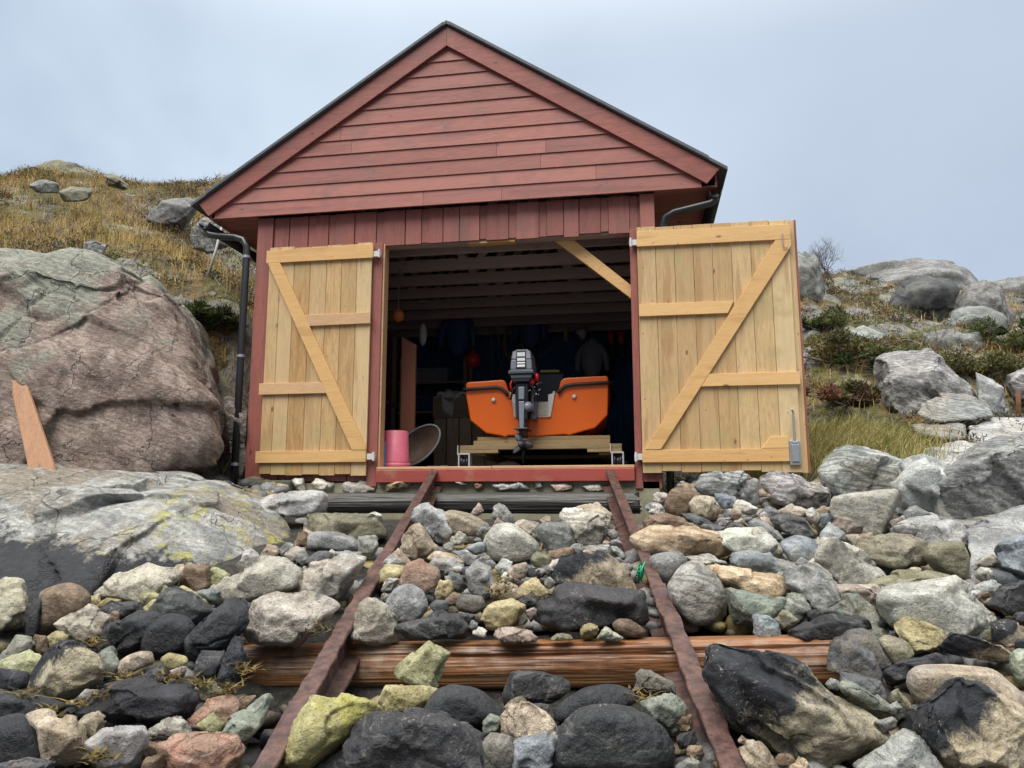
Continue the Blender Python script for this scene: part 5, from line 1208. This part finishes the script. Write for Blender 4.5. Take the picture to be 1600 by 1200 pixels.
for i, s in enumerate(stones):
    big = s['key'] or max(np.ptp(np.array(s['P']), 0)) > 95
    o = poly_rock('boulder' if big else 'beach_stone', s['P'], s['ty'], seed=100+i*3, blocky=any(q in s['desc'] for q in ('block', 'bedrock')), grow=1.0 if abs(s['c'][1]-1035) < 62 and 360 < s['c'][0] < 1330 else 1.30 if s['c'][0] > 1280 and s['c'][1] < 855 else 1.03 if big and max(np.ptp(np.array(s['P']), 0)) > 150 else 1.22 if any(q in s['desc'] for q in ('block', 'bedrock', 'slab')) else 1.19, round_=any(q in s['desc'] for q in ('round', 'oval', 'smooth', 'egg', 'dome')))
    size = '' if big else ('small ' if max(np.ptp(np.array(s['P']), 0)) < 24 and not s['desc'].startswith('small') else '')
    ph, k0 = where(s); lab = size+s['desc']+' '+ph
    if lab.lower() in used or len(lab.split()) > 16:
        ph, _ = where(s, (k0,)); lab = size+s['desc']+' '+ph
    w_ = lab.split()
    if len(w_) > 16:
        lab = (s['desc']+' beside '+k0) if len((s['desc']+' beside '+k0).split()) <= 16 else s['desc']
    used.add(lab.lower()); tag(o, lab, 'boulder' if big else 'stone', 'loose stones of the shore')

# ------------------------------------------------------------------ bedrock and hillside boulders (pixel, pixel, depth)
def cr(c, L): ox, oy, sc = CROPS[c]; return [(ox+x/sc, oy+y/sc, d) for x, y, d in L]
o = hull_rock('boulder', [(-300, 770, 6.7), (0, 745, 7.0), (230, 748, 6.95), (395, 738, 7.4), (-300, 560, 6.9), (100, 560, 7.1), (315, 560, 7.35), (362, 622, 7.6), (385, 690, 7.5), (0, 385, 8.0), (50, 362, 8.2), (140, 366, 8.0), (195, 390, 7.9), (250, 434, 7.9), (310, 508, 7.8),
     (0, 378, 9.6), (150, 383, 9.3), (325, 500, 9.2), (385, 700, 8.8), (-300, 430, 8.2), (-300, 430, 9.8), (-300, 780, 9)], 'pink', 901, 7, 30, .05, 16, .8, blocks=48, boff=.03, groove=.018, steps=6, sk=.3, tilt=.085)
o.color = (.31, .215, .17, 1); setp(o, mix2=.95, col2=(.25, .265, .21), mdir=(-.05, 0, .13), lichen=1.0, lcol=(.54, .57, .48), crack=.6, band=.5, speck=.95, wet=.1)
tag(o, 'huge lichen-covered pinkish granite boulder beside the boathouse, a plank leaning on it', 'boulder')
def bed(c, L, ty, seed, label, cat='bedrock', sub=6, rough=.07, sharp=34, **kw):
    bl = 30 if sub == 7 else 6 if sub == 6 else 0; o = hull_rock('bedrock', cr(c, L), ty, seed, sub, sharp, rough, 3, .9, blocks=bl, boff=.03, groove=.02, steps=4, sk=.4, tilt=.12); setp(o, **kw); tag(o, label, cat, 'bedrock of the shore'); return o
bed('A', [(-500, 150, 7.7), (150, 122, 7.6), (700, 182, 7.5), (1200, 205, 7.55), (1330, 290, 7.0), (-500, 240, 6.1), (190, 335, 5.95), (640, 385, 5.75), (1000, 372, 5.75), (1200, 345, 5.95), (1400, 365, 6.4), (1560, 420, 6.5), (1640, 560, 6.2), (1500, 690, 5.6), (1290, 760, 5.25), (1050, 800, 5.1), (700, 880, 4.95), (430, 930, 4.8), (100, 1010, 4.6), (-500, 1040, 4.6), (-500, 700, 7.5), (1300, 600, 7.3)], 'lgrey', 911,
    'broad grey rock shelf below the huge boulder, yellow lichen on its front, black foot', sub=7, rough=.06, crack=.6, mix2=.85, col2=(.24, .205, .155), band=.4, lichen=.7, lcol=(.42, .39, .05), ldir=(-1.3, -.3, .3), lbias=.28, stain=-.02, sdir=(-.25, -.35, -2.0))
bpy.data.objects['bedrock'].color = (.37, .385, .37, 1)
bed('H', [(1240, 500, 5.2), (1330, 430, 5.3), (1600, 345, 5.4), (1800, 330, 5.4), (1250, 600, 4.9), (1300, 810, 4.6), (1400, 900, 4.45), (1800, 900, 4.4), (1800, 500, 6.4), (1400, 480, 6.2)], 'lgrey', 917, 'massive smooth grey rock hump at the edge of the beach', sub=7, crack=.35, speck=.3)
bed('H', [(1290, 850, 4.65), (1400, 830, 4.55), (1800, 850, 4.5), (1410, 940, 4.35), (1480, 1050, 4.2), (1800, 1200, 4.0), (1500, 950, 5.2), (1800, 900, 5.2)], 'dark', 918, 'black wet foot of the massive grey rock hump')
bed('H', [(420, 130, 7.4), (800, 70, 7.6), (1200, 110, 7.7), (1700, 60, 7.7), (460, 420, 6.3), (800, 520, 5.9), (1200, 520, 5.7), (1700, 420, 5.6), (700, 300, 6.7), (1200, 300, 6.6), (1700, 250, 6.7), (700, 420, 8.4), (1700, 300, 8.4)], 'gneiss', 925, 'grey bedrock floor showing in the cracks between the fractured blocks', rough=.04)
bpy.data.objects['bedrock.001'].color = (.36, .375, .385, 1)
bed('K', [(660, 1080, 7.4), (700, 1010, 7.7), (850, 985, 7.8), (1040, 1000, 7.8), (1140, 1040, 7.5), (1000, 1090, 7.2), (860, 1130, 7.0), (700, 1110, 7.1), (800, 1050, 8.4), (1050, 1050, 8.4)], 'lgrey', 919, 'low pale rock slab with a dark hollow above the fractured block', band=.35)
bed('K', [(900, 915, 8.2), (1050, 872, 8.6), (1300, 875, 8.6), (1300, 1060, 7.4), (1120, 1040, 7.4), (940, 990, 7.8), (1000, 950, 9.2), (1300, 950, 9.2)], 'lgrey', 920, 'wide flat grey rock slab below the iron post', band=.4, crack=.3)
bed('K', [(655, 905, 8.2), (830, 885, 8.3), (925, 910, 8.2), (935, 975, 7.9), (860, 990, 7.8), (690, 965, 7.9), (800, 930, 8.8)], 'grey', 921, 'grey layered rock step, lower of two, in front of the pale boulder', band=.6, sub=5)
bed('K', [(660, 875, 8.4), (700, 812, 8.6), (820, 770, 8.8), (980, 768, 8.8), (1065, 830, 8.5), (1070, 875, 8.4), (900, 895, 8.2), (700, 895, 8.2), (850, 840, 9.4)], 'grey', 922, 'grey layered rock step, upper of two, in front of the pale boulder', band=.7, sub=6)
def hillrock(c, pts, d, ty, seed, label, **kw):
    ox, oy, sc = CROPS[c]; P = [(ox+x/sc, oy+y/sc) for x, y in pts]
    cy_ = np.mean([q[1] for q in P]); hh = max(q[1] for q in P)-min(q[1] for q in P); P = [(x, y+(.55*hh if y > cy_ else 0)) for x, y in P]; d += .25*(max(q[0] for q in P)-min(q[0] for q in P))*d/CAM_F
    o = poly_rock('hill_boulder', P, ty, depth=d, seed=seed, sub=6 if d < 12 else 5, chips=9, thick=1.1, sharp=60, rough=.10, grow=1.08, blocky=True); o.color = tuple(x*.72 for x in o.color[:3])+(1,); setp(o, mix2=.7, col2=(.13, .13, .12), lichen=.6, lcol=(.34, .35, .20), **kw); tag(o, label, 'boulder', 'boulders on the heath'); return o
hillrock('K', [(525, 700), (560, 640), (700, 615), (810, 598), (880, 650), (960, 720), (990, 800), (900, 880), (700, 880), (560, 850), (530, 780)], 9.3, 'lgrey', 941, 'large pale rounded boulder standing above the grey layered steps')
hillrock('K', [(985, 690), (1100, 730), (1135, 800), (1080, 870), (1000, 780)], 9.3, 'lgrey', 942, 'pale slanted slab beside the large pale boulder')
hillrock('K', [(530, 380), (560, 340), (640, 270), (740, 230), (860, 270), (905, 330), (880, 385), (700, 400)], 16.5, 'dgrey', 943, 'dark grey rounded boulder high on the slope under the skyline hump')
hillrock('K', [(860, 385), (940, 290), (1010, 262), (1100, 290), (1170, 370), (1120, 420), (960, 410)], 15.5, 'grey', 944, 'mottled grey boulder high on the slope next to the dark rounded one')
hillrock('K', [(750, 450), (880, 400), (1000, 383), (1095, 420), (1090, 500), (900, 500), (780, 490)], 14.0, 'grey', 945, 'flattish grey boulder midway up the slope behind the bare shrub')
hillrock('K', [(665, 560), (740, 490), (860, 478), (1000, 500), (1030, 560), (850, 600), (700, 600)], 12.5, 'grey', 946, 'pinkish grey boulder with a bare twiggy shrub in front')
hillrock('K', [(305, 570), (350, 510), (440, 468), (540, 505), (590, 565), (450, 620), (330, 610)], 12.0, 'lgrey', 947, 'whitish rock outcrop among dark bushes near the open door')
hillrock('K', [(120, 300), (136, 100), (220, 160), (310, 260), (240, 300)], 14.6, 'grey', 948, 'lichened rock knoll rising just behind the top of the door')
hillrock('K', [(1130, 680), (1200, 650), (1290, 690), (1290, 740), (1150, 740)], 9.6, 'lgrey', 949, 'low pale rock behind the iron post')
hillrock('K', [(150, 590), (190, 560), (250, 575), (260, 620), (170, 630)], 11.4, 'lgrey', 950, 'small pale rock in dark heather beside the door edge')
hillrock('K', [(190, 345), (250, 332), (320, 350), (330, 370), (200, 368)], 14.5, 'lgrey', 951, 'thin pale rock shelf above the dark bush')
hillrock('L', [(790, 450), (900, 400), (1010, 405), (1075, 440), (1000, 500), (860, 490)], 14.3, 'grey', 952, 'pale lichened rock on the slope near the eave')
hillrock('L', [(170, 315), (230, 295), (330, 300), (320, 335), (210, 335)], 14.8, 'grey', 953, 'small grey rock under the highest point of the hill')
hillrock('L', [(330, 350), (400, 330), (500, 345), (480, 375), (360, 375)], 13.8, 'olive', 954, 'small olive rock in tan grass below the hilltop')
hillrock('L', [(1060, 540), (1120, 510), (1230, 515), (1260, 580), (1150, 620), (1080, 600)], 10.9, 'grey', 955, 'grey rock in the grass just behind the downpipe')
hillrock('L', [(580, 260), (640, 262), (710, 300), (690, 312), (600, 290)], 15.6, 'olive', 956, 'olive rock edge on the hilltop shoulder')
hillrock('J', [(1050, 820), (1085, 810), (1150, 880), (1160, 1010), (1110, 1060), (1080, 950)], 8.2, 'pink', 957, 'narrow rock squeezed between the huge boulder and the boathouse')
hillrock('J', [(960, 500), (1010, 480), (1100, 520), (1120, 560), (1000, 560)], 9.7, 'lgrey', 958, 'small lichened rock in moss behind the huge boulder')
hillrock('J', [(405, 90), (440, 80), (500, 100), (490, 125), (420, 120)], 8.8, 'lgrey', 959, 'small pale stone perched on the back of the huge boulder')

hillrock('P', [(1325, 452), (1352, 432), (1395, 419), (1450, 413), (1500, 420), (1550, 442), (1530, 470), (1400, 475)], 20.5, 'grey', 960, 'broad rounded rock hump forming the skyline')
hillrock('P', [(1540, 445), (1580, 438), (1640, 434), (1700, 445), (1640, 470), (1560, 468)], 21.5, 'grey', 961, 'low rock ridge at the far edge of the skyline')
hillrock('P', [(20, 300), (60, 262), (95, 256), (140, 268), (165, 290), (100, 305)], 17.2, 'olive', 962, 'heath-topped rock knoll forming the hilltop')
# stones bedded in the mortar under the sill
def bedded(c, pts, ty, seed):
    ox, oy, sc = CROPS[c]; P = [(ox+x/sc, oy+y/sc) for x, y in pts]; mx_ = np.mean(P, 0)
    r = wp(mx_[0], mx_[1], 1)-CAM_C; o = poly_rock('foundation_stone', P, ty, depth=(-.06-CAM_C[1])/r[1], seed=seed, sub=4)
    o.parent = house; o.location = o.location-house.location
bedded('D', [(290, 105), (370, 98), (400, 185), (310, 185)], 'white', 970); bedded('D', [(395, 125), (440, 105), (570, 128), (578, 192), (420, 195)], 'white', 971)
bedded('D', [(580, 130), (700, 110), (760, 160), (840, 190), (590, 195)], 'pale', 972); bedded('D', [(830, 150), (900, 118), (1040, 118), (980, 185), (870, 192)], 'otan', 973)
bedded('D', [(1240, 122), (1300, 115), (1350, 140), (1290, 155)], 'lgrey', 974); bedded('D', [(1370, 130), (1430, 125), (1440, 165), (1380, 170)], 'red', 975); bedded('D', [(1480, 140), (1600, 130), (1640, 165), (1500, 180)], 'lgrey', 976)
bedded('F', [(30, 60), (100, 50), (200, 60), (190, 95), (40, 95)], 'lgrey', 977); bedded('F', [(205, 50), (250, 42), (262, 80), (215, 88)], 'grey', 978); bedded('F', [(300, 65), (400, 48), (465, 65), (440, 102), (340, 108)], 'pink', 979); bedded('F', [(480, 75), (600, 60), (640, 100), (500, 105)], 'pale', 980)
o = link('foundation_pier', MB().box(-1.99, -1.86, -.40, -.02, -.75, -.41).build('x', None).data, CONC, house); 
for q in [q for q in bpy.data.objects if q.name == 'x']: bpy.data.objects.remove(q)
o.modifiers.new('edge', 'BEVEL').width = .03

# ------------------------------------------------------------------ pebbles that fill the gaps
V, F, C, nv = [], [], [], 0
Dv, Df = ICO[2]; rgp = np.random.default_rng(77)
pcols = np.array([(.20, .20, .20), (.30, .29, .27), (.14, .14, .145), (.34, .26, .17), (.10, .10, .11), (.40, .33, .22), (.24, .18, .12), (.36, .37, .36), (.07, .075, .085), (.30, .25, .10)])
for k in range(7500):
    y = -6.2+6.3*rgp.random()**.8; x = rgp.uniform(-3.4, 4.6)
    if y > -1.0 and -2.2 < x < 1.5: continue
    dz_ = .12*float(sstep(-2.2, -1.2, y)) if -2.3 < x < 1.6 else 0
    if abs(y+3.55) < .47 and -1.0 < x < 2.3: continue
    r = rgp.uniform(.022, .075)*(1 if rgp.random() < .8 else 1.4); N_ = rgp.normal(size=(7, 3)); N_ /= np.linalg.norm(N_, axis=1)[:, None]; H_ = rgp.uniform(.7, 1.0, 7)
    q = np.maximum(Dv @ N_.T, 0)/H_; rr = 1/np.maximum(q.max(1), .8); S = np.array([rgp.uniform(.8, 1.4), rgp.uniform(.7, 1.1), rgp.uniform(.5, .8)])
    a = rgp.uniform(0, 6.28); X_ = Dv*rr[:, None]*S*r; X_ = np.stack([X_[:, 0]*math.cos(a)-X_[:, 1]*math.sin(a), X_[:, 0]*math.sin(a)+X_[:, 1]*math.cos(a), X_[:, 2]], 1)
    V.append(X_+[x, y, slip_z(x, y)-.175-dz_+rgp.uniform(-.02, .05)]); F.append(Df+nv); nv += len(Dv)
    c = pcols[rgp.integers(0, len(pcols))]*rgp.uniform(.8, 1.15)
    if y < -3.2 and rgp.random() < .6: c = c*.35
    C.append(np.repeat(c[None], len(Dv), 0))
t = NT('pebble'); c_ = t.obj(); n_2 = t.noise(c_, 60, 5, .7); tone = t.attr('tone', 'Color')
PEB = t.fin(t.mix(t.ramp(n_2, .4, .7), tone, t.mix(.6, tone, (.02, .02, .02))), .6, t.bump(n_2, .5, .01))
tag(link('pebbles', np_mesh('pebbles', np.concatenate(V), np.concatenate(F), None, np.concatenate(C)), PEB, smooth=True), 'small mixed pebbles filling the gaps between the shore stones', 'pebbles', kind='stuff')
# ------------------------------------------------------------------ shrubs
TWIG = plain('twig_bark', (.13, .10, .085), .85, vary=.4, scale=40); DEADW = plain('dead_wood', (.34, .31, .28), .85, vary=.4, scale=30)
def twigs(base, height, spread, depth, seed, r0, lean=(0, 0, 0)):
    rg = random.Random(seed); m = MB()
    def grow(p, d, ln, r, k):
        pts, rs = [p], [r]
        for i in range(3):
            d = (d+Vector((rg.gauss(0, .22), rg.gauss(0, .22), rg.gauss(.04, .14)))).normalized(); p = p+d*ln/3; pts.append(p); rs.append(r*(1-.18*(i+1)))
        m.tube(pts, rs, 5, .5, False)
        if k > 0:
            for j in range(rg.choice((2, 3, 3))): grow(pts[rg.choice((2, 3, 3))], (d+Vector((rg.gauss(0, spread), rg.gauss(0, spread), rg.gauss(.05, spread*.6)))).normalized(), ln*rg.uniform(.6, .85), r*.58, k-1)
    for j in range(5): grow(Vector(base)+Vector((rg.gauss(0, .04), rg.gauss(0, .04), -.05)), Vector((rg.gauss(lean[0], spread), rg.gauss(lean[1], spread), 1+lean[2])).normalized(), height*.38, r0, depth)
    return m
def on_ground(px, py, d0, d1):
    for d in np.linspace(d0, d1, 240):
        p = wp(px, py, d)
        if p[2] <= ground_z([p[0]], [p[1]])[0]: return p
    return wp(px, py, d1)
def bare_bush(px, py, d, h, seed, mat, label, spread=.45, depth=4, r0=.016, lean=(0, 0, 0)):
    p = on_ground(px, py, d-5, d+5); o = twigs(p, h, spread, depth, seed, r0, lean).build('bare_shrub', mat, None, True, fixn=False); tag(o, label, 'shrub', 'bare shrubs on the heath')
bare_bush(1300, 440, 17, 1.05, 3, TWIG, 'leafless dark shrub standing on the skyline beside the rock knoll', .40, 5, .018)
bare_bush(1470, 560, 12.5, .85, 8, DEADW, 'wide twiggy shrub in front of the pinkish grey hill boulder', .75, 4, .013, (-.15, 0, -.4))
bare_bush(235, 345, 13.5, .95, 12, DEADW, 'pale dead shrub with arching branches on the grassy slope', .8, 3, .016, (.2, 0, -.4))
bare_bush(70, 365, 12.2, .6, 17, DEADW, 'low pale dead twigs in grass above the huge boulder', .8, 3, .011, (0, 0, -.4))
bare_bush(370, 385, 9.8, .75, 23, TWIG, 'thin bare twigs tangled just behind the downpipe', .7, 3, .009)
bare_bush(1590, 500, 14, .8, 29, DEADW, 'pale bare branches beside the dark bush at the photo edge', .8, 4, .013, (-.2, 0, -.3))
def juniper(px, py, d, w_, h_, seed, cols, label, n=5200):
    p = on_ground(px, py, d-4, d+4); rg = np.random.default_rng(seed); k = 16
    c = np.stack([rg.normal(0, w_*.30, k), rg.normal(0, w_*.25, k), np.abs(rg.normal(.35, .25, k))*h_], 1); r = rg.uniform(.16, .32, k)*w_*.7
    V, F, C = tufts(np.asarray(p)+c, r, n//k, palette(k, cols, .3), .03, .9)
    e = empty('low_bush', p, label, 'bush', 'evergreen bushes on the heath')
    link('foliage', np_mesh('foliage', V, F, None, C), LEAF, e)
    m = MB()
    for q in c: m.tube([Vector(p)+Vector((0, 0, -.05)), Vector(p)+Vector(q)*.5+Vector((0, 0, .02)), Vector(p)+Vector(q)], [.02, .012, .006], 5)
    m.build('stem', TWIG, e, True, fixn=False)
GR = [(.055, .085, .02), (.075, .10, .025), (.10, .11, .03), (.04, .06, .016)]; OL = [(.12, .115, .03), (.16, .135, .04), (.08, .08, .022), (.18, .135, .045)]
juniper(1285, 520, 12.5, .9, .3, 1, GR, 'dark green bush just beside the upper edge of the open door')
juniper(1390, 585, 11.0, .9, .35, 2, GR, 'dark green bush above the large pale boulder')
juniper(1585, 550, 11.8, 1.0, .6, 4, GR, 'dark green bush at the edge of the slope')
juniper(1530, 590, 10.8, 1.2, .25, 5, OL, 'low olive bush behind the layered grey rock steps')
juniper(1310, 565, 11.0, 1.3, .45, 13, OL, 'olive heather bush below the whitish outcrop')
juniper(1330, 632, 9.8, .7, .2, 14, [(.16, .07, .035), (.11, .06, .03), (.10, .09, .03)], 'reddish brown heather cushion beside the large pale boulder')
juniper(315, 505, 9.8, .5, .18, 9, [(.07, .10, .02), (.10, .11, .025), (.05, .07, .015)], 'mossy green bush between the huge boulder and the wall', 4000)
juniper(355, 520, 9.6, .4, .2, 10, GR, 'small bright green bush next to the downpipe', 3000)

# bladder wrack in the gaps of the lower beach
S_ = []
for bx, by, k in ((150, 735, 70), (520, 445, 60), (700, 640, 90), (580, 735, 60), (940, 640, 40), (1130, 675, 80), (1285, 700, 90), (265, 825, 60), (1365, 600, 50), (545, 1085, 90), (420, 780, 30)):
    px, py = bx/3.5556, 880+by/3.5556; d = slip_depth(px, py)-.12
    for j in range(k): S_.append(wp(px+RNG.normal(0, 9), py+RNG.normal(0, 4.5), d+RNG.normal(0, .05)))
for px, py, k in ((790, 912, 110), (498, 985, 60), (775, 925, 60), (1003, 1090, 30)):
    d = slip_depth(px, py)-.08
    for j in range(k): S_.append(wp(px+RNG.normal(0, 11), py+RNG.normal(0, 6), d+RNG.normal(0, .05)))
S_ = np.array(S_); V, F, C = blades(S_, RNG.uniform(.02, .055, len(S_)), RNG.uniform(.004, .010, len(S_)), palette(len(S_), [(.15, .10, .02), (.08, .055, .018), (.20, .14, .025), (.05, .038, .016), (.12, .095, .025)]), 1.1)
V[:, 2] = np.repeat(S_[:, 2], 5)+(V[:, 2]-np.repeat(S_[:, 2], 5))*.4
tag(link('seaweed', np_mesh('seaweed', V, F, None, C), LEAF), 'brown and yellow seaweed caught between the lower shore stones', 'seaweed', kind='stuff')
